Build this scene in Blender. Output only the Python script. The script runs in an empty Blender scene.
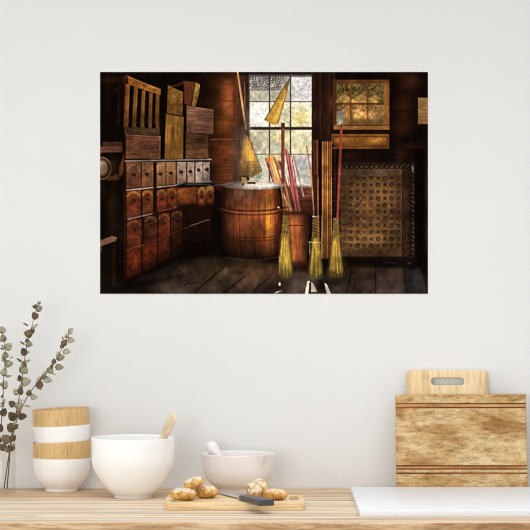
import bpy, bmesh, math, random
import numpy as np
from mathutils import Vector, Matrix, noise as mnoise

random.seed(7)
C = bpy.context.scene.collection
SC = bpy.context.scene
F = 2400.0            # focal length in pixels of the 530-pixel frame
DW = 6.69             # camera to wall
ZT = 0.90             # worktop height
ZC = ZT + 0.621       # camera height


def px(x, d):
    return (x - 265.0) * d / F


def pz(y, d):
    return ZC - (y - 265.0) * d / F


def lin(c):
    r = []
    for v in c[:3]:
        v = v / 255.0
        r.append(v / 12.92 if v <= 0.04045 else ((v + 0.055) / 1.055) ** 2.4)
    return (r[0], r[1], r[2], 1.0)


# ------------------------------------------------------------------ materials
def new_mat(name):
    m = bpy.data.materials.new(name)
    m.use_nodes = True
    nt = m.node_tree
    return m, nt, nt.nodes['Principled BSDF']


def nd(nt, t, **kw):
    n = nt.nodes.new(t)
    for k, v in kw.items():
        setattr(n, k, v)
    return n


def ramp(nt, stops):
    r = nd(nt, 'ShaderNodeValToRGB')
    el = r.color_ramp.elements
    while len(el) < len(stops):
        el.new(0.5)
    for e, (p, c) in zip(el, stops):
        e.position = p
        e.color = lin(c)
    return r


def coords(nt, scale, rot=(0, 0, 0), loc=(0, 0, 0)):
    tc = nd(nt, 'ShaderNodeTexCoord')
    mp = nd(nt, 'ShaderNodeMapping')
    mp.inputs['Scale'].default_value = scale
    mp.inputs['Rotation'].default_value = rot
    mp.inputs['Location'].default_value = loc
    nt.links.new(tc.outputs['Object'], mp.inputs['Vector'])
    return mp.outputs['Vector']


def tex_noise(nt, vec, scale, detail=4, rough=0.55, dist=0.0):
    n = nd(nt, 'ShaderNodeTexNoise')
    n.inputs['Scale'].default_value = scale
    n.inputs['Detail'].default_value = detail
    n.inputs['Roughness'].default_value = rough
    n.inputs['Distortion'].default_value = dist
    nt.links.new(vec, n.inputs['Vector'])
    return n.outputs['Fac']


def mix(nt, mode, a, b, fac):
    n = nd(nt, 'ShaderNodeMix', data_type='RGBA', blend_type=mode)
    for s, v in ((n.inputs[0], fac), (n.inputs[6], a), (n.inputs[7], b)):
        if isinstance(v, (int, float)):
            s.default_value = v
        elif isinstance(v, tuple):
            s.default_value = v
        else:
            nt.links.new(v, s)
    return n.outputs[2]


def bump(nt, bsdf, h, strength, dist=0.002):
    b = nd(nt, 'ShaderNodeBump')
    b.inputs['Strength'].default_value = strength
    b.inputs['Distance'].default_value = dist
    nt.links.new(h, b.inputs['Height'])
    nt.links.new(b.outputs['Normal'], bsdf.inputs['Normal'])


def wood(name, dark, mid, light, axis='X', fine=90.0, coarse=9.0, rough=0.5, fibre=0.35, loc=(0, 0, 0),
         spec=0.3, stretch=0.06, pos=(0.34, 0.5, 0.66)):
    m, nt, b = new_mat(name)
    sc = {'X': (stretch, 1, 1), 'Y': (1, stretch, 1), 'Z': (1, 1, stretch)}[axis]
    v = coords(nt, sc, loc=loc)
    n1 = tex_noise(nt, v, coarse, 5, 0.6, 0.6)
    r1 = ramp(nt, [(pos[0], dark), (pos[1], mid), (pos[2], light)])
    nt.links.new(n1, r1.inputs['Fac'])
    n2 = tex_noise(nt, v, fine, 4, 0.65)
    r2 = ramp(nt, [(0.30, (150, 140, 128)), (0.5, (235, 233, 230)), (0.7, (255, 255, 255))])
    nt.links.new(n2, r2.inputs['Fac'])
    c = mix(nt, 'MULTIPLY', r1.outputs['Color'], r2.outputs['Color'], fibre)
    nt.links.new(c, b.inputs['Base Color'])
    b.inputs['Roughness'].default_value = rough
    b.inputs['Specular IOR Level'].default_value = spec
    bump(nt, b, n2, 0.15)
    return m, nt, b, c


def plain(name, col, rough=0.4, spec=0.5, metal=0.0, coat=0.0):
    m, nt, b = new_mat(name)
    v = coords(nt, (1, 1, 1))
    n = tex_noise(nt, v, 14.0, 3)
    r = ramp(nt, [(0.3, tuple(x * 0.985 for x in col)), (0.7, col)])
    nt.links.new(n, r.inputs['Fac'])
    nt.links.new(r.outputs['Color'], b.inputs['Base Color'])
    b.inputs['Roughness'].default_value = rough
    b.inputs['Specular IOR Level'].default_value = spec
    b.inputs['Metallic'].default_value = metal
    b.inputs['Coat Weight'].default_value = coat
    return m


# wall: matte white plaster with a faint brushed grain
wall_m, nt, b = new_mat('white_plaster')
v = coords(nt, (1, 1, 1))
n = tex_noise(nt, v, 2.2, 5, 0.6)
r = ramp(nt, [(0.3, (227, 227, 226)), (0.7, (230, 230, 229))])
nt.links.new(n, r.inputs['Fac'])
nt.links.new(r.outputs['Color'], b.inputs['Base Color'])
b.inputs['Roughness'].default_value = 0.9
b.inputs['Specular IOR Level'].default_value = 0.1
n2 = tex_noise(nt, v, 95.0, 5, 0.7)
bump(nt, b, n2, 0.10, 0.004)

# worktop boards: pale oak, each board its own tint (by its place across the top)
top_m, nt, b, c = wood('pale_oak_boards', (208, 180, 150), (242, 226, 204), (250, 240, 224), 'X', 34, 9, 0.55, 0.75, stretch=0.035)
tc = nd(nt, 'ShaderNodeTexCoord')
sep = nd(nt, 'ShaderNodeSeparateXYZ')
nt.links.new(tc.outputs['Object'], sep.inputs[0])
mr = nd(nt, 'ShaderNodeMapRange')
mr.inputs['From Min'].default_value = -0.90
mr.inputs['From Max'].default_value = 0.0
nt.links.new(sep.outputs['Y'], mr.inputs['Value'])
rr = ramp(nt, [(0.0, (255, 250, 244)), (0.178, (254, 249, 242)), (0.599, (242, 228, 212)), (0.80, (236, 218, 196))])
rr.color_ramp.interpolation = 'CONSTANT'
nt.links.new(mr.outputs['Result'], rr.inputs['Fac'])
c = mix(nt, 'MULTIPLY', c, rr.outputs['Color'], 1.0)
v3 = coords(nt, (2.2, 7.0, 1), loc=(0.35, 0.1, 0))
kn = tex_noise(nt, v3, 2.0, 3, 0.5)
kr = ramp(nt, [(0.66, (255, 255, 255)), (0.74, (176, 140, 104))])
nt.links.new(kn, kr.inputs['Fac'])
c = mix(nt, 'MULTIPLY', c, kr.outputs['Color'], 0.7)
jr = ramp(nt, [(0.0, (255, 255, 255)), (0.166, (255, 255, 255)), (0.178, (166, 146, 126)), (0.192, (255, 255, 255)),
               (0.585, (255, 255, 255)), (0.599, (172, 150, 128)), (0.616, (255, 255, 255)), (0.70, (255, 255, 255)), (0.72, (206, 188, 168)), (0.74, (255, 255, 255))])
nt.links.new(mr.outputs['Result'], jr.inputs['Fac'])
jn = tex_noise(nt, coords(nt, (2.6, 1.2, 1), loc=(1.7, 0, 0)), 2.0, 4, 0.6)
jm = ramp(nt, [(0.36, (40, 40, 40)), (0.62, (255, 255, 255))])
nt.links.new(jn, jm.inputs['Fac'])
c = mix(nt, 'MULTIPLY', c, jr.outputs['Color'], jm.outputs['Color'])
nt.links.new(c, b.inputs['Base Color'])

edge_m = wood('oak_edge', (176, 130, 86), (220, 182, 138), (238, 210, 170), 'X', 130, 46, 0.6, 0.7, stretch=0.14, loc=(3, 1, 2))[0]
lightboard_m = wood('pale_beech', (216, 178, 124), (240, 212, 164), (248, 228, 188), 'X', 110, 16, 0.5, 0.45, stretch=0.08)[0]
rearboard_m = wood('honey_beech', (218, 182, 128), (238, 210, 160), (244, 222, 180), 'Z', 150, 40, 0.55, 0.4, stretch=0.10, loc=(1, 2, 5))[0]
band_m = wood('honey_wood_band', (204, 162, 102), (224, 188, 130), (238, 208, 154), 'Z', 300, 210, 0.6, 0.5, stretch=0.10, pos=(0.2, 0.5, 0.8), loc=(4, 0, 1))[0]
spoon_m = wood('bare_pale_wood', (206, 180, 146), (228, 206, 176), (240, 222, 198), 'Z', 120, 30, 0.7, 0.4, stretch=0.1)[0]

# the big weathered board
big_m, nt, b, c = wood('weathered_board_wood', (172, 124, 68), (216, 180, 124), (234, 210, 164), 'X', 150, 24, 0.6, 0.8,
                       stretch=0.28, loc=(2.3, 3, 1), pos=(0.32, 0.47, 0.62))
v4 = coords(nt, (0.6, 1, 1.0), loc=(5, 0, 2))
n4 = tex_noise(nt, v4, 150, 6, 0.9, 0.6)
r4 = ramp(nt, [(0.36, (132, 84, 40)), (0.46, (242, 228, 206)), (0.6, (255, 255, 255))])
nt.links.new(n4, r4.inputs['Fac'])
c = mix(nt, 'MULTIPLY', c, r4.outputs['Color'], 0.62)
nt.links.new(c, b.inputs['Base Color'])
groove_m = wood('scorched_groove_wood', (110, 62, 26), (150, 92, 44), (180, 120, 66), 'X', 80, 20, 0.7, 0.5, stretch=0.15)[0]
band2_m = wood('brown_band_wood', (160, 104, 56), (200, 146, 90), (216, 170, 116), 'X', 110, 26, 0.65, 0.6, stretch=0.2)[0]

china_m = plain('white_glazed_china', (250, 250, 249), 0.16, 0.5, 0, 0.25)
matt_m = plain('white_satin_china', (250, 249, 247), 0.38, 0.4)
stone_m = plain('white_mortar_stone', (240, 234, 230), 0.3, 0.4)
slab_m = plain('white_slab_stone', (231, 233, 236), 0.35, 0.3)
handle_m = plain('charcoal_handle', (66, 67, 69), 0.42, 0.5)
rivet_m = plain('steel_rivet', (190, 190, 190), 0.25, 0.5, 1.0)
steel_m = plain('polished_steel', (200, 200, 204), 0.22, 0.5, 1.0)
stem_m = plain('brown_twig', (104, 78, 60), 0.7, 0.2)

glass_m, nt, b = new_mat('clear_glass')
nt.nodes.remove(b)
tr = nd(nt, 'ShaderNodeBsdfTransparent')
gl = nd(nt, 'ShaderNodeBsdfGlossy')
gl.inputs['Roughness'].default_value = 0.03
lw = nd(nt, 'ShaderNodeLayerWeight')
lw.inputs['Blend'].default_value = 0.3
cr = ramp(nt, [(0.0, (253, 253, 252)), (0.8, (249, 249, 248)), (1.0, (206, 204, 198))])
nt.links.new(lw.outputs['Facing'], cr.inputs['Fac'])
nt.links.new(cr.outputs['Color'], tr.inputs['Color'])
ms = nd(nt, 'ShaderNodeMixShader')
gr = ramp(nt, [(0.0, (40, 40, 40)), (0.8, (60, 60, 60)), (1.0, (120, 120, 120))])
nt.links.new(lw.outputs['Facing'], gr.inputs['Fac'])
ge = nd(nt, 'ShaderNodeNewGeometry')
sb = nd(nt, 'ShaderNodeMath', operation='SUBTRACT')
sb.inputs[0].default_value = 1.0
nt.links.new(ge.outputs['Backfacing'], sb.inputs[1])
mu = nd(nt, 'ShaderNodeMath', operation='MULTIPLY')
nt.links.new(gr.outputs['Color'], mu.inputs[0])
nt.links.new(sb.outputs[0], mu.inputs[1])
nt.links.new(mu.outputs[0], ms.inputs['Fac'])
nt.links.new(tr.outputs[0], ms.inputs[1])
nt.links.new(gl.outputs[0], ms.inputs[2])
nt.links.new(ms.outputs[0], nt.nodes['Material Output'].inputs['Surface'])

# eucalyptus leaves: every leaf carries its own tint, mottled
leaf_m, nt, b = new_mat('eucalyptus_leaf')
at = nd(nt, 'ShaderNodeAttribute', attribute_name='tint')
v = coords(nt, (1, 1, 1))
n = tex_noise(nt, v, 160.0, 4, 0.6)
r = ramp(nt, [(0.3, (176, 168, 150)), (0.6, (255, 255, 255))])
nt.links.new(n, r.inputs['Fac'])
c = mix(nt, 'MULTIPLY', at.outputs['Color'], r.outputs['Color'], 0.8)
nt.links.new(c, b.inputs['Base Color'])
b.inputs['Roughness'].default_value = 0.6
b.inputs['Specular IOR Level'].default_value = 0.25

# bread: golden crust with flour lying on the upper side
bread_m, nt, b = new_mat('floured_crust')
v = coords(nt, (1, 1, 1))
n1 = tex_noise(nt, v, 55.0, 4, 0.6)
r1 = ramp(nt, [(0.30, (150, 98, 38)), (0.48, (206, 156, 82)), (0.68, (228, 190, 122))])
nt.links.new(n1, r1.inputs['Fac'])
at = nd(nt, 'ShaderNodeAttribute', attribute_name='flour')
n2 = tex_noise(nt, v, 210.0, 4, 0.8)
ma = nd(nt, 'ShaderNodeMath', operation='ADD')
nt.links.new(n2, ma.inputs[0])
nt.links.new(at.outputs['Fac'], ma.inputs[1])
r2 = ramp(nt, [(0.80, (0, 0, 0)), (1.12, (255, 255, 255))])
r2.color_ramp.elements[1].position = 1.0
nt.links.new(ma.outputs[0], r2.inputs['Fac'])
c = mix(nt, 'MIX', r1.outputs['Color'], lin((240, 228, 206)), r2.outputs['Color'])
at2 = nd(nt, 'ShaderNodeAttribute', attribute_name='cut')
c = mix(nt, 'MIX', c, lin((128, 96, 48)), at2.outputs['Fac'])
nt.links.new(c, b.inputs['Base Color'])
b.inputs['Roughness'].default_value = 0.75
b.inputs['Specular IOR Level'].default_value = 0.2
bump(nt, b, n1, 0.12, 0.001)

paper_m, nt, b = new_mat('matte_print_paper')
at = nd(nt, 'ShaderNodeAttribute', attribute_name='ink')
nt.links.new(at.outputs['Color'], b.inputs['Base Color'])
b.inputs['Roughness'].default_value = 0.95
b.inputs['Specular IOR Level'].default_value = 0.0


# ------------------------------------------------------------------ helpers
def tag(o, label, cat, group=None):
    o['label'] = label
    o['category'] = cat
    if group:
        o['group'] = group
    return o


def empty(name, loc, label, cat, group=None, rz=0.0):
    o = bpy.data.objects.new(name, None)
    o.empty_display_size = 0.05
    C.objects.link(o)
    o.location = loc
    o.rotation_euler = (0, 0, rz)
    return tag(o, label, cat, group)


def obj(name, bm, mats, parent=None, loc=(0, 0, 0), smooth=True, angle=40):
    me = bpy.data.meshes.new(name)
    bmesh.ops.recalc_face_normals(bm, faces=bm.faces)
    bm.to_mesh(me)
    bm.free()
    for m in (mats if isinstance(mats, (list, tuple)) else [mats]):
        me.materials.append(m)
    if smooth:
        me.polygons.foreach_set('use_smooth', [True] * len(me.polygons))
        me.set_sharp_from_angle(angle=math.radians(angle))
    o = bpy.data.objects.new(name, me)
    C.objects.link(o)
    o.location = loc
    if parent:
        o.parent = parent
    return o


def box(bm, x0, x1, y0, y1, z0, z1, bev=0.0, seg=2):
    n0 = set(bm.verts)
    r = bmesh.ops.create_cube(bm, size=1.0)
    for vtx in r['verts']:
        vtx.co = Vector(((x0 + x1) / 2 + vtx.co.x * (x1 - x0), (y0 + y1) / 2 + vtx.co.y * (y1 - y0), (z0 + z1) / 2 + vtx.co.z * (z1 - z0)))
    if bev:
        es = list({e for vtx in r['verts'] for e in vtx.link_edges})
        bmesh.ops.bevel(bm, geom=es, offset=bev, segments=seg, affect='EDGES', profile=0.5)


def smooth_profile(pts, n=8):
    """Catmull-Rom through (r, z) points."""
    out = []
    for i in range(len(pts) - 1):
        p0 = pts[max(i - 1, 0)]
        p1, p2 = pts[i], pts[i + 1]
        p3 = pts[min(i + 2, len(pts) - 1)]
        for k in range(n):
            t = k / n
            out.append(tuple(0.5 * (2 * p1[j] + (p2[j] - p0[j]) * t + (2 * p0[j] - 5 * p1[j] + 4 * p2[j] - p3[j]) * t * t
                                    + (3 * p1[j] - p0[j] - 3 * p2[j] + p3[j]) * t ** 3) for j in (0, 1)))
    out.append(pts[-1])
    return out


def lathe(bm, prof, seg=96, fn=None, mats=None):
    """prof: list of (r, z); a run from axis to axis makes a closed solid. mats(i) gives the material of ring i."""
    rings = []
    for r, z in prof:
        if r < 1e-6:
            p = Vector((0, 0, z))
            rings.append([bm.verts.new(fn(p, 0) if fn else p)])
        else:
            ring = []
            for k in range(seg):
                a = 2 * math.pi * k / seg
                p = Vector((r * math.cos(a), r * math.sin(a), z))
                ring.append(bm.verts.new(fn(p, a) if fn else p))
            rings.append(ring)
    for i in range(len(rings) - 1):
        A, B = rings[i], rings[i + 1]
        for k in range(seg):
            k2 = (k + 1) % seg
            if len(A) == 1 and len(B) == 1:
                continue
            if len(A) == 1:
                f = bm.faces.new((A[0], B[k], B[k2]))
            elif len(B) == 1:
                f = bm.faces.new((A[k], B[0], A[k2]))
            else:
                f = bm.faces.new((A[k], B[k], B[k2], A[k2]))
            if mats:
                f.material_index = mats(i)


def tube(bm, pts, rads, seg=8):
    pts = [Vector(p) for p in pts]
    rings = []
    for i, p in enumerate(pts):
        d = (pts[min(i + 1, len(pts) - 1)] - pts[max(i - 1, 0)]).normalized()
        u = d.cross(Vector((0, 1, 0.01))).normalized()
        w = d.cross(u)
        r = rads[i] if isinstance(rads, (list, tuple)) else rads
        rings.append([bm.verts.new(p + u * math.cos(2 * math.pi * k / seg) * r + w * math.sin(2 * math.pi * k / seg) * r) for k in range(seg)])
    for a, b_ in zip(rings, rings[1:]):
        for k in range(seg):
            bm.faces.new((a[k], a[(k + 1) % seg], b_[(k + 1) % seg], b_[k]))
    bm.faces.new(rings[0])
    bm.faces.new(rings[-1][::-1])


def rounded_rect(x0, x1, y0, y1, r, n=8):
    pts = []
    for cx, cy, a0 in ((x1 - r, y1 - r, 0), (x0 + r, y1 - r, 90), (x0 + r, y0 + r, 180), (x1 - r, y0 + r, 270)):
        for k in range(n + 1):
            a = math.radians(a0 + 90 * k / n)
            pts.append((cx + r * math.cos(a), cy + r * math.sin(a)))
    return pts


def plate(bm, outer, holes, t, bev=0.0015):
    """Extruded outline in the local XY plane, thickness t upward, with holes."""
    loops = []
    edges = []
    for lp in [outer] + holes:
        vs = [bm.verts.new((x, y, 0)) for x, y in lp]
        loops.append(vs)
        for i in range(len(vs)):
            edges.append(bm.edges.new((vs[i], vs[(i + 1) % len(vs)])))
    r = bmesh.ops.triangle_fill(bm, use_beauty=True, use_dissolve=False, edges=edges)
    faces = [g for g in r['geom'] if isinstance(g, bmesh.types.BMFace)]
    ex = bmesh.ops.extrude_face_region(bm, geom=faces)
    for g in ex['geom']:
        if isinstance(g, bmesh.types.BMVert):
            g.co.z += t
    bmesh.ops.recalc_face_normals(bm, faces=bm.faces)
    if bev:
        es = [e for e in bm.edges if len(e.link_faces) == 2 and e.calc_face_angle(0) > 1.0]
        bmesh.ops.bevel(bm, geom=es, offset=bev, segments=2, affect='EDGES', profile=0.5)


# ------------------------------------------------------------------ the setting
bm = bmesh.new()
box(bm, -3.2, 3.2, 0.0, 0.12, 0.0, 3.2)
o = obj('wall_back', bm, wall_m, smooth=False)
o['kind'] = 'structure'
bm = bmesh.new()
box(bm, -3.2, 3.2, -7.5, 0.12, -0.06, 0.0)
fl_m = wood('floor_oak', (186, 168, 146), (208, 192, 170), (222, 208, 188), 'X', 40, 6)[0]
o = obj('floor', bm, fl_m, smooth=False)
o['kind'] = 'structure'

# worktop on its cabinet base (the base is below the frame)
YF = -0.893
wt = empty('worktop', (0, 0, ZT), 'pale wooden plank worktop running along the white wall', 'worktop')
bm = bmesh.new()
for y0, y1 in ((-0.36, -0.0005), (-0.739, -0.3612), (YF + 0.004, -0.7402)):
    box(bm, -1.9, 1.9, y0, y1, -0.045, 0.0, 0.0012, 1)
obj('plank_surface', bm, top_m, wt, smooth=False)
bm = bmesh.new()
box(bm, -1.9, 1.9, YF - 0.012, YF + 0.0038, -0.06, -0.001, 0.002, 2)
obj('edge_strip', bm, edge_m, wt, smooth=False)
cab = empty('base_cabinet', (0, 0, 0), 'white base cabinet carrying the wooden plank worktop', 'cabinet')
cab_m = plain('white_cabinet', (228, 226, 222), 0.5)
bm = bmesh.new()
box(bm, -1.88, 1.88, -0.82, -0.002, 0.0, ZT - 0.0455)
obj('carcass', bm, cab_m, cab, smooth=False)
for k in range(4):
    bm = bmesh.new()
    box(bm, -1.87 + k * 0.94, -0.94 + k * 0.94, -0.8405, -0.8205, 0.10, ZT - 0.065, 0.002)
    obj('door', bm, cab_m, cab, smooth=False)

# ------------------------------------------------------------------ the poster print
RS = 2
PX0, PX1, PY0, PY1 = 100.0, 428.0, 72.0, 294.0
NW, NH = int((PX1 - PX0) * RS), int((PY1 - PY0) * RS)
XX, YY = np.meshgrid(PX0 + (np.arange(NW) + 0.5) / RS, PY0 + (np.arange(NH) + 0.5) / RS)
IMG = np.zeros((NH, NW, 3))


def vnoise(sx, sy, seed):
    """smooth noise in -1..1 with feature size sx, sy in picture units"""
    rg = np.random.RandomState(seed)
    gw, gh = int(330 / sx) + 4, int(225 / sy) + 4
    g = rg.rand(gh, gw) * 2 - 1
    u = (XX - PX0) / sx
    w = (YY - PY0) / sy
    i, j = u.astype(int), w.astype(int)
    fu, fw = u - i, w - j
    fu = fu * fu * (3 - 2 * fu)
    fw = fw * fw * (3 - 2 * fw)
    return (g[j, i] * (1 - fu) + g[j, i + 1] * fu) * (1 - fw) + (g[j + 1, i] * (1 - fu) + g[j + 1, i + 1] * fu) * fw


NS = {'h': vnoise(9, 1.2, 1) * .6 + vnoise(4, .7, 2) * .4,
      'v': vnoise(1.3, 12, 3) * .6 + vnoise(.8, 6, 4) * .4,
      'n': vnoise(3, 3, 5) * .5 + vnoise(1.2, 1.2, 6) * .5,
      'b': vnoise(14, 11, 7) * .6 + vnoise(5, 5, 8) * .4}


NS['w'] = vnoise(4.2, 4.2, 41) * .45 + vnoise(2.1, 2.1, 42) * .35 + vnoise(1.1, 1.1, 43) * .2


def paint(mask, col, a=1.0, tex=None):
    c = col
    if isinstance(col, tuple) and len(col) == 4:      # (c0, c1, p0, p1) gradient
        c0, c1, p0, p1 = col
        dx, dy = p1[0] - p0[0], p1[1] - p0[1]
        t = np.clip(((XX - p0[0]) * dx + (YY - p0[1]) * dy) / (dx * dx + dy * dy), 0, 1)[..., None]
        c = np.array(c0) * (1 - t) + np.array(c1) * t
    else:
        c = np.broadcast_to(np.array(col, float), IMG.shape)
    if tex:
        c = c * (1 + tex[1] * NS[tex[0]])[..., None]
    m = (mask * a)[..., None]
    IMG[:] = IMG * (1 - m) + np.clip(c, 0, 255) * m


def poly(pts, col, a=1.0, soft=0.45, tex=None):
    n = len(pts)
    area = sum(pts[i][0] * pts[(i + 1) % n][1] - pts[(i + 1) % n][0] * pts[i][1] for i in range(n))
    s = 1 if area > 0 else -1
    d = np.full(XX.shape, 1e9)
    for i in range(n):
        (x0, y0), (x1, y1) = pts[i], pts[(i + 1) % n]
        L = math.hypot(x1 - x0, y1 - y0) or 1
        d = np.minimum(d, s * ((x1 - x0) * (YY - y0) - (y1 - y0) * (XX - x0)) / L)
    paint(np.clip(0.5 + d / (2 * soft), 0, 1), col, a, tex)


def rect(x0, x1, y0, y1, col, a=1.0, soft=0.45, tex=None):
    poly([(x0, y0), (x1, y0), (x1, y1), (x0, y1)], col, a, soft, tex)


def blob(cx, cy, rx, ry, col, a=1.0, tex=None):
    paint(np.exp(-(((XX - cx) / rx) ** 2 + ((YY - cy) / ry) ** 2)), col, a, tex)


def line(x0, y0, x1, y1, w, col, a=1.0, soft=0.4, w1=None, tex=None):
    L = math.hypot(x1 - x0, y1 - y0)
    ux, uy = (x1 - x0) / L, (y1 - y0) / L
    t = (XX - x0) * ux + (YY - y0) * uy
    tc_ = np.clip(t, 0, L)
    dist = np.hypot(XX - x0 - tc_ * ux, YY - y0 - tc_ * uy)
    hw = w / 2 if w1 is None else (w + (w1 - w) * tc_ / L) / 2
    paint(np.clip(0.5 + (hw - dist) / (2 * soft), 0, 1), col, a, tex)


def arc(cx, cy, rx, ry, w, col, a=1.0, lo=-1e9, hi=1e9, soft=0.5):
    """elliptical ring, kept between y = lo and hi"""
    q = np.hypot((XX - cx) / rx, (YY - cy) / ry)
    dist = np.abs(q - 1) * min(rx, ry)
    m = np.clip(0.5 + (w / 2 - dist) / (2 * soft), 0, 1)
    m = m * np.clip(0.5 + (YY - lo), 0, 1) * np.clip(0.5 + (hi - YY), 0, 1)
    paint(m, col, a)


def disc(cx, cy, rx, ry, col, a=1.0, soft=0.4, tex=None):
    q = np.hypot((XX - cx) / rx, (YY - cy) / ry)
    paint(np.clip(0.5 + (1 - q) * min(rx, ry) / (2 * soft), 0, 1), col, a, tex)


rect(99, 429, 71, 295, (13, 7, 4))
# back wall of logs, left of the window
rect(196, 237, 72, 185, ((24, 12, 7), (98, 46, 20), (205, 0), (226, 0)), 1, 2, ('h', .2))
blob(228, 100, 6, 20, (160, 84, 40), .75)
blob(236, 110, 3, 60, (50, 26, 16), .7)
blob(227, 92, 5, 8, (182, 84, 40), .6)
blob(229, 112, 4, 8, (168, 84, 40), .6)
blob(229, 150, 6, 12, (112, 48, 24), .6)
blob(226, 122, 10, 6, (120, 64, 28), .5)
blob(205, 82, 14, 12, (22, 9, 5), .7)
rect(198, 237, 72, 80, (34, 14, 7), .7, 3)
for y in (84, 101, 120, 160, 176):
    line(206, y, 237, y + .5, 1.2, (48, 20, 9), .4, .8)
line(211, 139.6, 236, 139.4, .9, (150, 92, 44), .8)
rect(208, 237, 141, 146, (74, 34, 16), .5, 1)
# window wall and jambs
rect(235, 250, 72, 190, ((84, 44, 26), (44, 24, 16), (236, 0), (249, 0)), 1, .8, ('v', .3))
rect(235, 314, 71, 76, (22, 12, 10), 1, 1)
rect(312, 336, 72, 258, (34, 17, 12), 1, .5, ('v', .5))
line(320, 76, 321, 200, 2.5, (58, 27, 16), .6, 1)
line(329, 76, 328, 140, 3, (56, 28, 16), .6, 1)
rect(336, 429, 72, 258, (15, 8, 5), 1, 1, ('h', .5))
# right wall stains
blob(412, 82, 8, 9, (74, 32, 15), .7)
blob(403, 78, 6, 12, (52, 20, 10), .6)
blob(404, 110, 9, 16, (66, 29, 14), .75)
blob(402, 128, 10, 7, (58, 26, 14), .6)
blob(402, 155, 5, 5, (52, 20, 12), .6)
blob(416, 146, 16, 3, (44, 24, 14), .6)
for y in (92, 111, 131, 145):
    line(390, y, 428, y + .3, .8, (8, 4, 2), .7)
blob(426, 190, 2.5, 18, (44, 24, 14), .7)
blob(427, 236, 3, 12, (58, 24, 12), .7)

# ---- window panes
WX = (249.5, 269.5, 290.5, 312)
WY = (75, 101.8, 128.5, 154.4, 186.5)
PC = [[(176, 172, 164), (172, 166, 150), (192, 187, 186)],
      [(218, 214, 202), (206, 196, 162), (206, 198, 172)],
      [(176, 170, 144), (184, 176, 142), (202, 192, 156)],
      [(170, 168, 146), (184, 178, 158), (180, 172, 162)]]
for j in range(4):
    for i in range(3):
        rect(WX[i] - .3, WX[i + 1] + .3, WY[j], WY[j + 1], PC[j][i], 1, .4, ('w', .22))
blob(258, 96, 8, 6, (150, 144, 98), .6, ('w', .25))
blob(279, 96, 8, 5, (140, 128, 84), .5)
blob(300, 118, 9, 8, (206, 182, 90), .75, ('w', .22))
blob(292, 110, 5, 6, (214, 204, 170), .5)
blob(258, 114, 8, 8, (220, 219, 212), .7)
blob(284, 114, 5, 9, (150, 146, 116), .7, ('w', .25))
blob(270, 120, 3, 5, (160, 150, 110), .5)
blob(257, 142, 8, 8, (148, 144, 108), .6, ('w', .3))
blob(278, 138, 8, 6, (196, 180, 110), .6, ('w', .25))
blob(300, 146, 8, 5, (170, 158, 110), .6, ('w', .25))
blob(273, 146, 2.5, 8, (150, 150, 150), .6)
blob(258, 162, 8, 5, (196, 194, 158), .6, ('w', .25))
blob(256, 175, 6, 7, (140, 146, 124), .5)
blob(301, 164, 6, 6, (140, 136, 142), .6, ('w', .25))
blob(303, 176, 6, 3, (112, 120, 100), .6)
blob(298, 182, 8, 3, (206, 204, 196), .6)
# lace across the top of the window
rg = np.random.RandomState(11)
for yy_, n_ in ((79.5, 16), (82.6, 16), (85.6, 14), (88.8, 13)):
    for k in range(n_):
        x_ = 250 + (yy_ % 2.3) + k * 2.35 + rg.rand() * 1.6
        if x_ < 288:
            arc(x_, yy_ + rg.rand() * 1.2 - .6, 1.2 + rg.rand() * .5, 1.2, .8, (52, 42, 40), .25 + .6 * rg.rand())
line(250, 90.5, 276, 90.5, .8, (90, 80, 74), .6)
for k in range(14):
    line(250.5 + k * 2.5, 76, 250.5 + k * 2.5 + rg.rand() - .5, 80, .9, (60, 50, 48), .6)
rect(249, 312, 73, 77.2, (36, 24, 22), .7, .9)
# sash bars
for x in WX[1:3]:
    rect(x - .7, x + .7, 75, 187, (52, 40, 32), .9)
rect(249, 312.5, 101.2, 102.4, (84, 74, 66), .9)
rect(248, 312.5, 127, 130, ((62, 44, 32), (34, 22, 18), (0, 127), (0, 130)), 1)
rect(249, 312.5, 153.8, 154.9, (112, 94, 76), .9)
rect(311.6, 313.5, 75, 187, (38, 20, 14), 1)
rect(248.5, 250, 75, 187, (70, 56, 48), .7)
rect(248, 312.5, 186, 188, (150, 118, 88), .9)
rect(280, 313, 188, 216, ((104, 52, 36), (62, 30, 20), (0, 188), (0, 216)), 1, .6, ('h', .3))
for y in (194, 201, 208):
    line(298, y, 312, y, .8, (54, 28, 20), .7)

# ---- hanging brooms
line(237.6, 72, 246, 129, 1.7, (178, 126, 78), 1, .4, 2.2)
line(237.2, 72, 245.2, 126, .5, (224, 178, 124), .6)
line(244.5, 82, 245, 110, .8, (140, 112, 96), .7)
poly([(232.5, 130), (245, 120), (249, 138), (240, 182), (230, 182)], (92, 70, 58), .55, 4, ('v', .25))
poly([(244, 134), (248.3, 137), (261.8, 171.5), (252, 177.5), (238.5, 175)], ((176, 126, 62), (112, 80, 40), (247, 150), (250, 176)), .95, .9, ('v', .22))
poly([(247, 142), (250, 142), (256.5, 162), (246, 162.5)], (206, 154, 58), .8, 1.2, ('v', .15))
line(238, 175, 245, 132, 3.5, (104, 76, 56), .6, 1.6)
line(244, 162, 257, 161, .8, (112, 80, 40), .8)
line(241, 168.5, 260, 167.5, .8, (98, 70, 36), .6)
line(248.5, 137, 262, 171, .8, (86, 58, 28), .8)
for k in range(9):
    line(240 + k * 2.3, 171, 238 + k * 2.6, 178, .8, (84, 64, 36), .6)
rect(251, 253.5, 142, 150, (128, 74, 48), .7, .6)
blob(248, 124, 4, 10, (190, 160, 130), .35)
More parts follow.
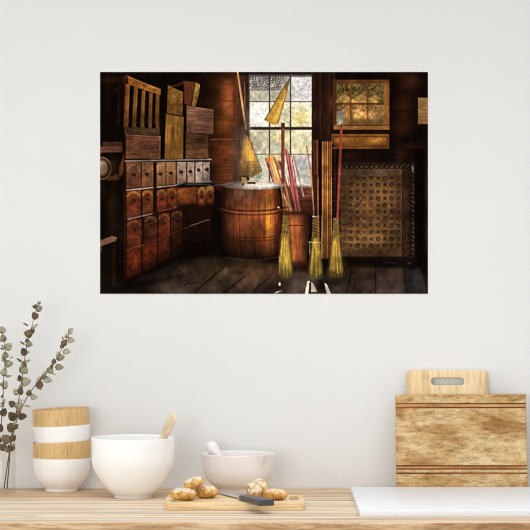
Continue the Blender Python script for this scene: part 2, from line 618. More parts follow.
# whisk in the window
line(291.5, 74, 287.5, 85, 1, (70, 56, 50), .9, w1=1.8)
poly([(285.6, 84.5), (288.3, 86.5), (277.6, 124.5), (273.5, 125.3), (264.6, 120)], (166, 120, 44), 1, .5, ('n', .12))
poly([(285.5, 93), (286.5, 93.5), (276.5, 122), (271.5, 122)], (212, 164, 66), .8, .7)
line(285.4, 85, 264.8, 120, 1.1, (92, 64, 26), .9)
line(288.2, 87, 278, 124, .9, (112, 78, 32), .9)
poly([(286.5, 81), (289.3, 83), (287, 90), (283.8, 88)], (104, 76, 44), .8, .7)

# ---- bundle of handles in the bucket
line(306.3, 146, 311.6, 180, 1.2, (166, 122, 70), 1)
line(306.9, 146, 312.2, 180, .6, (98, 66, 36), .8)
STK = [(266, 159, 284, 215, 2.0, (122, 48, 32)), (268, 158, 286, 214, 1.3, (182, 104, 58)),
       (271.5, 157, 290, 214, 4.6, (200, 142, 62)), (274.2, 157.5, 291, 214, 1.0, (116, 60, 34)),
       (277.2, 156.5, 293, 214, 2.0, (206, 156, 104)), (279.4, 160, 294, 214, 1.2, (74, 32, 26)), (281, 164, 295, 214, 1.4, (126, 54, 42)),
       (285.5, 150, 296, 214, 1.6, (128, 54, 46)), (287.2, 151, 297, 214, 1.2, (178, 92, 80)), (288.6, 154, 298, 214, 1.0, (96, 40, 38)),
       (289.8, 156, 299, 213, 1.4, (162, 80, 74)), (291.2, 158, 300, 213, 1.0, (214, 164, 150)), (292.3, 160, 300.5, 213, 1.1, (150, 70, 68)),
       (293.6, 157, 303.5, 196, 1.6, (142, 122, 108))]
for x0, y0, x1, y1, w_, c_ in STK:
    line(x0, y0, x1, y1, w_, c_, 1, .4, tex=('v', .25))
poly([(265, 158.5), (270, 157), (270, 161), (266, 162)], (186, 92, 50), .9)
poly([(276, 155.5), (281, 157.5), (281, 162), (277, 160)], (214, 166, 110), .9)
rect(277, 284, 161, 170, (84, 38, 28), .6, 1.2)
line(273, 162, 281, 186, 1.2, (246, 206, 120), .7)
line(281, 186, 294, 214, 9, (112, 54, 48), .4, 3, tex=('v', .5))
for k in range(7):
    line(276 + k * 3, 178, 284 + k * 2.4, 213, .7, [(70, 28, 24), (190, 120, 90)][k % 2], .6)
line(293, 182, 300, 213, 2.2, (166, 62, 68), .6)
line(289, 180, 297, 213, 1.0, (190, 110, 110), .7)
line(275, 178, 292.5, 213.5, 1.5, (206, 152, 92), .9)
line(272.6, 178, 282.5, 203, 1.2, (176, 116, 70), .8)
line(281, 184, 286, 212, 1, (96, 36, 48), .6)
# upright dark red handle with its square top
rect(281.4, 284.6, 124, 186, (112, 52, 36), 1, .5, ('v', .2))
line(281.7, 130, 281.9, 180, .7, (66, 28, 20), .8)
rect(281.2, 284.7, 123, 128.5, (66, 34, 22), 1)

# ---- framed panes on the right wall
rect(333, 389.3, 80, 130, ((84, 47, 20), (118, 70, 30), (333, 0), (389, 0)), 1, .5, ('v', .2))
rect(333, 389, 80.5, 83.5, (88, 50, 20), 1, .5)
rect(333, 337, 80, 128, (72, 40, 19), .9, .5)
FX = (336.6, 350.6, 367.6, 384.2)
FY = (84.3, 104, 124.6)
for j in range(2):
    for i in range(3):
        rect(FX[i], FX[i + 1], FY[j], FY[j + 1], [(104, 82, 38), (132, 96, 48)][j], 1, .4, ('n', .35))
for cx, hw in ((343.5, 7.6), (359.5, 8.5), (373, 6)):
    poly([(cx - hw, 103.3), (cx - hw, 100), (cx + 1, 94.5), (cx + hw * .8, 97), (cx + hw * .8, 103.3)], (184, 134, 66), .85, 1, ('n', .2))
blob(359.5, 114, 6.5, 6, (216, 156, 82), .9, ('n', .2))
blob(372.5, 113, 4.5, 4.5, (188, 132, 84), .8, ('n', .25))
blob(347, 114, 3.5, 4.5, (200, 124, 62), .8, ('n', .2))
rect(351, 384, 119.5, 125, (92, 66, 30), .7, 1.5, ('h', .3))
blob(379, 116, 4, 7, (104, 78, 44), .7)
for k in range(34):
    blob(338 + rg.rand() * 45, 85 + rg.rand() * 9, .9, 1.2, (46, 34, 16), .75)
for k in range(16):
    blob(352 + rg.rand() * 24, 106 + rg.rand() * 6, .8, 1.1, (92, 46, 22), .6)
blob(347, 90, 1.6, 1.6, (30, 20, 12), .9)
for x in FX[1:3]:
    rect(x - .8, x + .8, 83, 125.5, (116, 62, 22), 1)
rect(336, 385, 103.2, 105, (92, 48, 18), 1)
rect(384.3, 388.8, 82, 129, (136, 80, 34), .9, .6, ('v', .2))
rect(334, 389, 124.8, 126.4, (84, 46, 20), 1)
rect(334, 389, 126.2, 129.6, (146, 92, 42), .95, .6, ('h', .25))
poly([(336.8, 112), (343, 110), (344.6, 118), (342, 125), (336.8, 125)], (158, 148, 128), .9, 1.1, ('n', .1))
rect(339, 342.5, 121, 125, (206, 196, 178), .8, .8)
blob(331.5, 104, 2.4, 7, (112, 60, 30), .7)
rect(332, 390, 130, 134, (24, 12, 6), 1, .6)
rect(331.6, 389, 134.2, 149, (118, 68, 28), 1, .5)
rect(332.6, 387.6, 136.2, 147.6, (82, 44, 17), 1, .5)
rect(334, 386.4, 137.6, 146.8, ((140, 82, 28), (98, 54, 18), (0, 138), (0, 147)), 1, .8, ('h', .2))
blob(342, 140, 6, 2.4, (184, 112, 44), .8)
blob(374, 141, 8, 3, (188, 122, 48), .75)
blob(360, 142, 3.5, 4, (84, 52, 20), .8)
rect(338, 390, 149.6, 163, (18, 9, 5), .8, 1.5)
blob(350, 156, 10, 4, (36, 18, 10), .6)

# ---- paper note on the right edge
rect(417.9, 429, 98, 124.2, ((152, 112, 62), (112, 80, 42), (0, 98), (0, 124)), 1, .4, ('h', .14))
for y in (103, 106.5, 110, 113.5, 117):
    line(420, y, 427.5, y + .2, .6, (104, 74, 40), .55)

# ---- perforated metal panel with studs
rect(340, 414, 163, 261, (42, 25, 16), 1, .6, ('n', .3))
rect(341, 402.5, 167, 257, (80, 55, 32), 1, 1, ('n', .22))
blob(374, 212, 22, 30, (124, 84, 44), .65, ('n', .2))
blob(372, 240, 22, 9, (116, 80, 42), .55)
blob(384, 196, 9, 9, (132, 90, 46), .55)
blob(376, 213, 8, 7, (66, 46, 28), .6)
blob(352, 222, 8, 7, (52, 34, 18), .6)
blob(344, 200, 4, 40, (44, 29, 18), .7)
rect(352, 394, 168, 176, (84, 66, 50), .55, 1.5, ('h', .15))
rect(402, 403.2, 166, 258, (22, 13, 9), 1)
rect(404, 412, 166, 258, (40, 24, 15), .8, .8, ('n', .35))
for ri in range(11):
    y = 178.4 + ri * 6.74
    for ci in range(9):
        x = 343.7 + ci * 6.85
        big = (ri + ci) % 2 == 0
        r_ = 2.15 if big else 1.5
        dk = .45 if x < 348 else .8
        disc(x, y, r_ + .3, r_ + .3, (40, 22, 12), dk)
        blob(x + .1, y + .5, r_ * .6, r_ * .6, (110, 58, 30) if big else (86, 44, 24), .75)
        arc(x, y, r_ + .8, r_ + .8, .6, (142, 98, 56), .35, lo=y)
blob(372, 252, 30, 5, (48, 31, 18), .7)
blob(398, 205, 5, 50, (56, 37, 21), .6)
blob(370, 216, 12, 20, (146, 100, 54), .35, ('w', .3))
blob(352, 174, 16, 9, (52, 36, 24), .5)
for y in (190, 229, 242):
    line(342, y, 402, y, .7, (134, 96, 58), .4)
for k in range(15):
    x = 341.5 + k * 5
    arc(x, 166.5, 2.3, 2.3, .9, (12, 7, 5), .9)
    blob(x + 1.5, 165.5, .8, .8, (112, 104, 100), .12 + .3 * (k > 7))
for k in range(22):
    y = 167 + k * 4.3
    arc(411.5, y, 2.2, 2.2, .9, (12, 6, 4), .8)
    blob(413.4, y + 1, .6, 1.4, (136, 128, 124), .15 + .4 * rg.rand())
blob(412.5, 168.5, 1, 3, (150, 142, 140), .7)
rect(415.5, 424, 150, 265, (5, 3, 2), .85, 1.5)
for k in range(26):
    disc(332.8, 146 + k * 4.4, 1.4, 1.5, (8, 4, 3), .9)

# ---- floor
poly([(99, 295), (99, 292), (208, 247), (240, 255), (300, 258), (429, 258), (429, 295)], (46, 33, 24), 1, 2.5, ('b', .25))
blob(180, 290, 26, 9, (60, 50, 42), .8)
blob(206, 272, 14, 12, (54, 38, 20), .7)
blob(216, 285, 9, 6, (94, 66, 48), .6)
blob(250, 269, 16, 8, (92, 56, 24), .7)
blob(272, 270, 7, 5, (96, 52, 20), .6)
blob(240, 288, 12, 6, (78, 58, 44), .7)
blob(222, 262, 18, 4, (30, 20, 10), .6)
blob(300, 286, 12, 7, (72, 62, 54), .7)
blob(304, 268, 8, 6, (58, 34, 16), .7)
blob(360, 272, 14, 7, (62, 32, 14), .75)
blob(344, 288, 8, 6, (56, 50, 46), .7)
blob(368, 286, 7, 8, (76, 62, 52), .7)
blob(392, 277, 8, 4, (104, 58, 28), .65)
blob(398, 286, 7, 9, (104, 84, 78), .7)
blob(386, 290, 10, 5, (78, 68, 66), .7)
blob(416, 285, 9, 8, (58, 56, 60), .8)
poly([(99, 283), (127, 281), (208, 247), (212, 262), (152, 285), (110, 296), (99, 296)], (6, 4, 3), .95, 3.5)
rect(99, 150, 284, 296, (16, 13, 11), .7, 5)
for (xa, xb, xc_, xd, col_) in ((150, 176, 196, 214, (70, 56, 42)), (194, 222, 246, 226, (78, 58, 44)), (226, 250, 268, 248, (86, 60, 42)),
                             (254, 284, 292, 272, (66, 46, 34)), (286, 318, 318, 296, (70, 58, 48)), (320, 346, 351, 326, (58, 46, 36)),
                             (347, 375, 375, 352, (66, 48, 38)), (376, 406, 403, 376, (84, 66, 56)), (407, 428, 420, 404, (62, 56, 54))):
    poly([(xa, 294), (xb, 294), (xc_, 268), (xd, 268)], col_, .5, 1.4, ('b', .3))
for k in range(60):
    fx_ = 150 + rg.rand() * 270
    fy_ = 270 + rg.rand() * 22
    sl_ = max(-.2, (330 - fx_) / 130)
    line(fx_, fy_, fx_ + 5 * sl_ + .01, fy_ - 5, .5, [(112, 90, 72), (24, 16, 11)][k % 2], .4)
for x0, y0, x1, y1 in ((194, 293, 226, 265), (224, 293, 244, 276), (252, 293, 268, 278), (346.5, 293, 351.5, 270), (375.5, 293, 375.5, 263),
                       (404, 276, 407, 291), (184, 285, 198, 282)):
    line(x0, y0, x1, y1, 1.0, (18, 11, 8), .85, .5)
line(226, 292, 246, 276, 2, (20, 13, 8), .45, 1.5)
rect(340, 416, 256.5, 264, (14, 8, 6), .85, 1.5)
blob(412, 267, 5, 4, (9, 7, 7), .95)
line(383, 262.3, 395, 262.8, .8, (70, 54, 46), .4)
blob(409, 263.5, 2, 1, (74, 68, 68), .5)
blob(345, 264, 2, 3, (62, 50, 34), .7)
blob(322, 286, 6, 6, (12, 8, 6), .8)
blob(336, 282, 9, 4, (16, 10, 8), .7)
blob(280, 287, 7, 5, (20, 14, 11), .7)
# sunlight on the boards
poly([(307.3, 281), (309.8, 281), (308, 295), (304.6, 295)], (222, 208, 192), .95)
poly([(311.2, 282), (313.5, 284), (317, 291.5), (310.2, 292)], (186, 170, 150), .9)
poly([(324.4, 283), (326.8, 284), (331, 294), (326.6, 294)], (220, 206, 190), .9)
poly([(273.5, 294.5), (276, 291.5), (281.5, 290.6), (277, 293)], (200, 188, 170), .85)
disc(279.6, 284.2, 1.1, 1.7, (226, 214, 198), .95)
rect(309, 311, 283, 295, (20, 12, 8), .9)

# ---- left: chair back, slatted crate
blob(110, 80, 12, 3, (62, 34, 16), .7)
blob(108, 98, 3, 22, (46, 20, 12), .7)
blob(115, 91, 2, 2, (92, 28, 18), .7)
line(119.5, 86, 118, 124, 3.5, (42, 20, 11), .8, 1)
poly([(123, 78), (128, 75.5), (128, 127), (123, 127)], (46, 18, 9), 1, .8, ('v', .2))
line(124.5, 78, 127.5, 76, 3, (70, 34, 22), .6)
poly([(128, 76.2), (161, 89.4), (160.5, 95.4), (128.5, 84.8)], ((128, 70, 22), (150, 92, 38), (128, 0), (160, 0)), 1, .5, ('n', .22))
line(128, 77, 160, 90, .8, (176, 112, 52), .5)
blob(144.5, 86, 1.6, 1.6, (56, 28, 10), .8)
for (x0, x1, xb0, xb1, y0, cc) in ((125.8, 130, 124, 128.4, 84, (132, 80, 30)), (134.2, 138.2, 132, 136, 87, (108, 64, 27)),
                                   (142, 145.6, 140.2, 144.2, 90, (102, 61, 27)), (149.5, 152.8, 148, 151.8, 92, (98, 59, 26)),
                                   (156, 159.6, 155, 159.2, 94, (92, 55, 24))):
    poly([(x0, y0), (x1, y0 + 1), (xb1, 128), (xb0, 128)], cc, 1, .5, ('v', .2))
    line((x0 + x1) / 2 + .8, y0 + 1, (xb0 + xb1) / 2 + .8, 127, .6, (156, 98, 46), .35)
    rect(x0 - 3, x1 + 1, 117, 127, (40, 22, 12), .25, 3)
poly([(124.5, 126), (160, 127.5), (160, 135), (124.5, 135)], (64, 42, 26), 1, .6, ('h', .3))
for x in (129.5, 138, 146, 153.3):
    rect(x - 1, x + 2.6, 124, 127.6 + (x > 142), (8, 4, 3), .9)
poly([(126, 135), (160.4, 136.2), (160, 159), (126, 158.8)], (94, 54, 35), 1, .5, ('h', .35))
line(126.5, 135.4, 160, 136.6, .7, (128, 84, 56), .7)
line(160.2, 137, 159.9, 158, .8, (132, 98, 74), .8)
rect(126, 160, 151, 159, (114, 70, 44), .35, 2, ('h', .3))
# work bench and vice at far left
rect(100, 124, 72, 140, (10, 5, 3), .35, 3)
poly([(103, 142), (122, 142), (123, 152), (103, 152)], (70, 40, 28), .9, .8, ('h', .3))
poly([(99, 146.5), (121, 146), (121, 152.5), (99, 153)], (92, 54, 40), .9, .7, ('h', .25))
poly([(119, 150), (124, 150), (124, 172), (117, 182), (115, 178), (119, 168)], (92, 54, 24), .9, 1)
disc(103, 168.5, 9, 10.5, (44, 26, 14), .9, .8)
arc(102, 168.5, 9.2, 10.8, 1.3, (122, 92, 56), .8)
disc(102.5, 168, 5.6, 7.4, (126, 96, 80), .95, 1.2)
blob(101.5, 164, 2.5, 3, (160, 134, 118), .6)
poly([(106, 178), (118, 174), (118, 180), (108, 181)], (100, 58, 24), .8, 1)
blob(113, 167, 4, 8, (64, 36, 14), .6)
rect(99, 124, 182, 282, (16, 9, 5), .9, 1, ('b', .4))
blob(112, 206, 5, 24, (46, 27, 12), .6)
blob(103, 190, 3, 8, (30, 20, 8), .6)
poly([(99, 241), (112, 236), (117, 237.5), (116, 241), (99, 247)], (122, 82, 62), .95, .7)
rect(100, 102, 246, 252, (96, 66, 52), .7, .8)
line(114, 246, 114, 284, 2.2, (50, 27, 16), .6, 1)

# ---- boxes on top of the drawer chest
line(171, 87, 186, 82.5, 2.4, (62, 32, 15), .9, .8)
line(184, 82.2, 197, 83.2, 2, (86, 50, 24), .9, .6)
poly([(184, 83), (195, 83.5), (191, 106), (184.5, 104)], (94, 44, 24), 1, .6, ('v', .3))
poly([(195.6, 83), (200, 84.5), (199, 93), (195.5, 107), (191.8, 106)], ((160, 126, 44), (128, 86, 42), (0, 84), (0, 106)), 1, .5, ('n', .25))
poly([(168, 85.6), (183.2, 92.5), (182.4, 116), (167, 113)], (112, 71, 29), 1, .5, ('n', .25))
blob(174, 98, 3, 3, (166, 116, 50), .6)
line(168, 86, 183, 93, .8, (140, 96, 52), .6)
poly([(166, 113.4), (183.8, 117), (183, 159.4), (164.6, 159.4)], (128, 82, 32), 1, .5, ('v', .25))
blob(173, 136, 1.6, 11, (62, 42, 20), .7, ('v', .4))
line(166.5, 113.6, 182.5, 116.8, 1.2, (38, 20, 10), .9)
blob(168, 150, 2, 9, (164, 110, 46), .4)
poly([(186.6, 106), (213.2, 110), (213, 134.3), (186.6, 132.3)], (114, 74, 53), 1, .5, ('h', .32))
line(187, 106.3, 213, 110.2, .8, (150, 110, 86), .7)
line(213, 110.5, 212.8, 133.5, .9, (138, 96, 62), .7)
poly([(186, 132.6), (208.4, 134.6), (208.2, 159.6), (185.6, 159.6)], (86, 53, 30), 1, .5, ('h', .32))
blob(201, 140.5, 8, 5, (32, 18, 10), .7)
rect(187, 208, 150, 159, (116, 72, 42), .55, 2, ('h', .3))

# ---- the chest of drawers
poly([(124, 160), (211, 158.5), (211, 183), (216, 222), (208, 247), (126, 284), (124, 284)], (30, 12, 7), 1, .6)
R1 = [(126.4, 141), (142, 153.4), (155.2, 165.6), (166.4, 175.8), (177, 186.2), (187.4, 194.4), (195.6, 202.6), (203.2, 209.8)]
RC = [((84, 46, 30), (112, 66, 44)), ((100, 58, 34), (130, 84, 54)), ((112, 72, 40), (148, 100, 64)), ((122, 78, 42), (152, 104, 66)),
      ((134, 100, 80), (170, 138, 116)), ((128, 100, 84), (166, 138, 120)), ((130, 106, 92), (168, 144, 128)), ((120, 98, 86), (158, 132, 118))]
KN = [(134, 174.8), (147, 174.2), (160.6, 174), (171, 173), (181.2, 172), (190.4, 171.6), (198.6, 170), (206.8, 169.4)]
for (x0, x1), (c0, c1), (kx, ky) in zip(R1, RC, KN):
    yb0, yb1 = 189.4 - (x0 - 126) * .09, 189.4 - (x1 - 126) * .09
    poly([(x0, 162.2), (x1, 162), (x1, yb1 - .6), (x0, yb0 - .6)], (c1, c0, (x0, 164), (x0 + 3, 188)), 1, .45, ('n', .16))
    arc((x0 + x1) / 2, 172, (x1 - x0) * .42, 7, .8, (196, 168, 140), .25, hi=171)
    disc(kx, ky, 2.0, 1.7, (30, 14, 10), .95)
    blob(kx + 1.2, ky + 2.5, 1.6, 2, (60, 30, 20), .4)
    blob(kx - .4, ky - .7, .5, .4, (200, 170, 150), .5)
line(125.5, 161.2, 211, 159.5, 1.3, (146, 128, 122), .9)
line(127, 190.3, 176, 185.4, 1.2, (182, 156, 148), .85)
line(176, 184.8, 211, 181.6, 1.3, (150, 140, 134), .75)


def drawer(x0, x1, yt, yb, body, dark, ra, arch=(150, 96, 40)):
    xc = (x0 + x1) / 2
    sl = -.22
    poly([(x0, yt + 1), (x1, yt + 1 + sl * (x1 - x0) * .5), (x1, yb + sl * (x1 - x0)), (x0, yb)], (body, dark, (xc, yt + 8), (xc, yb)), 1, .5, ('n', .2))
    blob(xc + .5, yt + (yb - yt) * .64, (x1 - x0) * .36, (yb - yt) * .2, tuple(min(255, v_ * 1.3) for v_ in body), .55, ('n', .2))
    arc(xc, yt + 8, (x1 - x0) * .45, 6.2, 2.2, arch, ra, hi=yt + 6.6)
    blob(xc, yt + 9, (x1 - x0) * .3, 4, (50, 22, 14), .6 * ra)
    blob(xc + .4, yt + 9.6, 1.5, 1.8, (24, 10, 8), .9)
    blob(xc + .8, yt + 8, .8, .9, (190, 160, 140), .35 * ra)


drawer(126.8, 140.8, 190.6, 219.5, (108, 46, 22), (70, 32, 22), .75)
drawer(141.8, 153.2, 189.8, 216.5, (98, 46, 20), (60, 28, 16), .75)
drawer(157, 166.8, 189.2, 213, (112, 46, 22), (64, 26, 14), .7)
drawer(167.2, 176.6, 187.6, 211, (104, 44, 20), (56, 22, 12), .7)
poly([(176.8, 186.5), (197.8, 184.5), (196.5, 203.5), (177.2, 205)], ((120, 60, 24), (72, 32, 14), (0, 190), (0, 204)), 1, 1.2, ('n', .2))
poly([(176.6, 185.6), (186, 182.6), (211, 183.6), (218, 185.4), (200, 186.8), (178, 188.6)], (16, 14, 10), .95, .8)
line(186, 184.2, 210, 184.6, .8, (96, 98, 84), .6)
drawer(198, 205.8, 187, 209, (124, 58, 28), (60, 24, 12), .8, (186, 128, 60))
drawer(206.4, 214.2, 186, 206.5, (110, 50, 26), (50, 20, 10), .8, (176, 120, 54))
poly([(215, 185), (224, 184), (223, 205), (215, 206)], (58, 20, 15), .9, 1.5, ('n', .3))
line(206, 187, 226, 184, .8, (128, 118, 112), .6)
drawer(127.2, 142.4, 219.6, 249, (86, 38, 20), (64, 24, 12), .6, (134, 84, 42))
drawer(144.6, 157.4, 215.6, 243, (70, 34, 18), (58, 22, 11), .6, (130, 84, 40))
drawer(158.4, 170, 213, 238, (84, 34, 18), (52, 20, 10), .7, (112, 68, 32))
drawer(171.4, 183, 210.4, 232, (50, 24, 14), (38, 15, 8), .6, (98, 58, 28))
poly([(184, 206), (216, 204), (209, 222), (184, 231)], (26, 11, 7), .9, 2.5)
poly([(127, 250), (142, 244.5), (142, 272), (127, 279)], (76, 26, 13), 1, .7, ('n', .3))
blob(135, 262, 4, 7, (112, 46, 22), .6, ('n', .2))
poly([(143, 244.5), (157, 238.5), (157, 265), (143, 271.5)], (72, 24, 12), 1, .7, ('n', .3))
blob(147, 250, 3, 7, (116, 42, 18), .6)
poly([(158, 238.5), (170, 234), (170, 258), (158, 264.5)], (58, 22, 11), 1, .8, ('n', .3))
blob(164, 246, 4, 7, (92, 34, 16), .6)
poly([(171, 233.5), (184, 229), (184, 252), (171, 258)], (36, 15, 8), 1, 1, ('n', .3))
poly([(185, 229), (208, 220), (208, 240), (185, 251)], (26, 12, 7), 1, 1.5, ('n', .3))
line(128, 219.4, 152, 213.9, 1.0, (172, 136, 120), .8)
line(152, 213.5, 178, 206.5, .8, (108, 70, 50), .6)
line(127, 250, 144, 244.6, .9, (112, 76, 58), .7)
line(144, 244.4, 190, 226.5, .8, (84, 50, 36), .6)
line(190, 226, 209, 219.6, .8, (150, 132, 120), .7)
for x, y0, y1 in ((141.9, 190, 276), (157.6, 212, 268), (170.6, 212, 262), (183.4, 206, 254)):
    line(x, y0, x, y1, 1, (18, 8, 5), .8)
rect(153.6, 156.8, 162, 212, (22, 10, 6), .95)
line(125, 190, 125, 284, 1.2, (48, 24, 16), .6)
poly([(150, 262), (210, 232), (212, 252), (140, 284), (124, 290), (124, 280)], (8, 5, 4), .75, 6)
blob(200, 236, 16, 14, (10, 6, 4), .6)
rect(214, 222, 190, 252, (12, 7, 5), .8, 2)

# ---- barrel
def barrel_half(y):
    return 28.2 + 3.0 * np.sin(np.clip((y - 187) / 72, 0, 1) * math.pi)


BX = 252.3
u_ = (XX - BX) / barrel_half(YY)
ytop = 186 + 5.2 * np.sqrt(np.clip(1 - u_ ** 2, 0, 1)) - 2
ybot = 253.5 + 6.0 * np.sqrt(np.clip(1 - u_ ** 2, 0, 1))
mb = np.clip(.5 + (1 - np.abs(u_)) * 30, 0, 1) * np.clip(.5 + (YY - ytop) * 1, 0, 1) * np.clip(.5 + (ybot - YY) * .7, 0, 1)
kx_ = [-1, -.86, -.6, -.25, .1, .38, .5, .62, .8, .93, 1]
ks_ = np.array([(18, 8, 5), (52, 24, 12), (88, 44, 23), (112, 58, 30), (100, 48, 24), (116, 58, 26), (178, 98, 36), (160, 84, 32), (86, 36, 16), (40, 16, 8), (22, 9, 5)], float)
bc = np.stack([np.interp(u_, kx_, ks_[:, k]) for k in range(3)], -1)
bc = bc * (1 + .26 * NS['v'])[..., None]
fall = np.interp(YY, [187, 200, 222, 236, 250, 260], [.95, 1.08, 1.12, .86, .46, .2])[..., None]
IMG[:] = IMG * (1 - mb[..., None]) + np.clip(bc * fall, 0, 255) * mb[..., None]
blob(244, 195, 14, 6, (96, 70, 56), .5, ('v', .4))
blob(248, 190, 8, 4, (70, 56, 46), .5)
blob(269, 225, 3, 10, (226, 146, 44), .75, ('v', .1))
blob(262, 241, 5, 6, (176, 62, 28), .5)
blob(237, 226, 6, 14, (108, 44, 26), .5, ('v', .2))
blob(264, 206, 4, 9, (176, 108, 54), .5, ('v', .2))
for yc, th in ((206.5, 1.3), (210.5, 1.0), (233.5, 1.0), (236.5, 1.0)):
    arc(BX, yc, 30.6, 4.5, th, (34, 14, 7), .8 if yc < 220 else .5, lo=yc)
arc(BX, 208.4, 30.4, 4.5, 1.2, (150, 84, 38), .3, lo=208.6)
for k in range(-6, 7):
    xk = BX + 30 * math.sin(k * .22)
    line(xk, 191, xk, 254, .7, (40, 18, 10), .35)
disc(BX + .5, 185.2, 28.6, 4.6, (112, 96, 84), 1, .6)
disc(BX + 7, 185.4, 20, 3.5, (196, 182, 166), 1, 1.4)
blob(265, 186.5, 9, 1.8, (250, 244, 234), .95)
blob(229, 185.5, 5, 2, (84, 72, 64), .7)
poly([(241.6, 177), (246.4, 178), (246.4, 184.5), (241.6, 184)], (206, 154, 104), .95, .5)
rect(242, 244, 183, 186, (60, 40, 30), .8)
poly([(247.5, 181.5), (255.5, 181.8), (255.5, 184.2), (247.5, 184)], (48, 34, 26), .9, .5)
line(247.5, 181.2, 256, 181.4, .9, (230, 196, 150), .8)
rect(259, 268, 180, 182.5, (226, 208, 170), .6, 1)
arc(BX, 253, 30, 7, .9, (92, 68, 56), .5, lo=257)
rect(218, 226, 247, 258, (8, 5, 3), .5, 3)

# ---- bucket of handles
poly([(283, 212), (312, 212), (306, 266), (290, 266)], ((170, 86, 40), (30, 15, 10), (296, 0), (309, 0)), 1, .7, ('v', .25))
poly([(284, 213), (290, 213), (292, 266), (290, 266)], (80, 36, 18), .6, 1.2)
blob(296, 232, 4, 16, (188, 98, 50), .6, ('v', .2))
blob(298, 262, 6, 5, (96, 38, 22), .7)
rect(283, 312, 211, 215, (48, 26, 16), .8, 1)
line(286, 225.5, 310, 225.5, 1, (60, 28, 16), .8)
rect(288, 308, 262, 272, (22, 12, 8), .75, 2)

# ---- planks and poles beside the window
rect(313, 318, 140, 214, (98, 40, 25), .95, .6, ('v', .25))
rect(316.8, 318, 140, 258, (150, 94, 54), .7, .4)
rect(318.4, 322, 140, 256, (20, 10, 7), .95, .5)
rect(322, 331.6, 141.5, 258.5, ((184, 112, 52), (120, 70, 32), (0, 150), (0, 258)), 1, .5, ('v', .18))
for x in (324.0, 326.1, 328.6, 330.2):
    line(x, 142, x, 258, 1.0, (70, 34, 15), .95)
line(322.6, 143, 322.6, 257, .7, (224, 156, 84), .6)
line(327.3, 143, 327.3, 257, .7, (220, 146, 72), .5)
rect(320, 333, 236, 259, (60, 30, 14), .35, 5)
line(331.3, 178, 331.3, 236, .7, (214, 168, 110), .5)

# ---- three brooms standing on the floor
rgb = np.random.RandomState(5)


def broom(xc, ytop, yneck, ybot, w0, w1, w2, colr, tip):
    poly([(xc - w0, ytop), (xc + w0, ytop), (xc + w1, yneck), (xc - w1, yneck)], (112, 88, 38), 1, .6, ('n', .3))
    poly([(xc - w1, yneck - 1), (xc + w1, yneck - 1), (xc + w2, ybot - 4), (xc + w2 * .7, ybot), (xc - w2 * .7, ybot), (xc - w2, ybot - 4)],
         (colr, tip, (xc, ybot - 26), (xc, ybot)), 1, 1.6, ('v', .35))
    line(xc - w1 - .3, yneck, xc - w2, ybot - 3, 2.2, (58, 44, 20), .55, 1)
    line(xc + w1 + .3, yneck, xc + w2, ybot - 3, 2.2, (58, 44, 20), .55, 1)
    for k in range(26):
        f = rgb.rand() * 1.7 - .85
        y0 = yneck + rgb.rand() * 10
        cc = [(232, 196, 92), (150, 112, 36), (206, 164, 62), (104, 78, 26)][k % 4]
        line(xc + f * w1, y0, xc + f * w2 * 1.02, ybot - 9 + rgb.rand() * 6, .6, cc, .4)
    for k in range(4):
        yk = ytop + 3 + k * 4.5
        line(xc - w0 - .5, yk, xc + w0 + .5, yk, .7, (70, 50, 24), .6)


broom(285.4, 216, 236, 278, 2.6, 4.2, 7.4, (150, 114, 40), (78, 62, 28))
broom(315.8, 214, 240, 279, 2.9, 3.8, 7.0, (150, 116, 42), (74, 64, 30))
broom(335.8, 218, 238, 277, 2.6, 3.8, 7.6, (136, 102, 38), (66, 50, 22))
blob(286, 256, 2.4, 12, (226, 182, 72), .6, ('v', .2))
blob(316, 244, 2.6, 7, (222, 188, 60), .6, ('v', .2))
blob(334, 258, 2, 12, (214, 168, 62), .5, ('v', .2))
rect(312.8, 319, 214, 238, (74, 42, 22), .65, .6)
for k in range(7):
    line(312.8, 217 + k * 3.1, 319, 219 + k * 3.1, .8, (168, 124, 74), .6)
line(312.6, 216.4, 318.4, 216.4, 1, (232, 216, 196), .9)
line(309, 242, 321, 243, .7, (236, 214, 150), .7)
line(309.6, 242, 309.6, 254, .6, (226, 210, 170), .7)
line(279.4, 256, 279.6, 262, .7, (220, 200, 150), .6)
line(310.8, 170, 314, 214, 1.3, (178, 130, 88), .95)
line(315.5, 176, 315.8, 215, 3.2, (52, 24, 16), .95)
line(318, 178, 318.2, 250, 1, (174, 104, 54), .8)
line(321.6, 216, 321.6, 258, .8, (190, 160, 120), .7)
line(341.4, 125, 337.4, 218.5, 2.6, (134, 52, 40), 1, .45)
line(342, 126, 338, 217, .8, (172, 88, 70), .5)
disc(278.6, 207.5, .9, .9, (236, 226, 210), .9)

# tone: gentle clouding, a little less colour, window left clear; then a light softening
win = np.clip(.5 + (XX - 249), 0, 1) * np.clip(.5 + (312 - XX), 0, 1) * np.clip(.5 + (186 - YY), 0, 1)
IMG *= (1 + (.30 * NS['b'] + .12 * vnoise(24, 20, 31)) * (1 - win) + .14 * win)[..., None]
IMG[:] = np.clip(IMG, 0, 255)
lum = (IMG @ np.array([.3, .59, .11]))[..., None]
IMG[:] = np.clip(lum + (IMG - lum) * .93, 0, 255)
IMG[:] = 255 * (IMG / 255) ** 0.98
IMG *= (1 + .14 * NS['n'] + .05 * vnoise(.8, .8, 21))[..., None]
SOFT = IMG.copy()
for _ in range(5):
    for ax in (0, 1):
        SOFT = .25 * np.roll(SOFT, 1, ax) + .5 * SOFT + .25 * np.roll(SOFT, -1, ax)
IMG[:] = IMG + .55 * (IMG - SOFT)
IMG = np.clip(IMG, 0, 255) / 255.0
LIN = np.where(IMG <= 0.04045, IMG / 12.92, ((IMG + 0.055) / 1.055) ** 2.4)

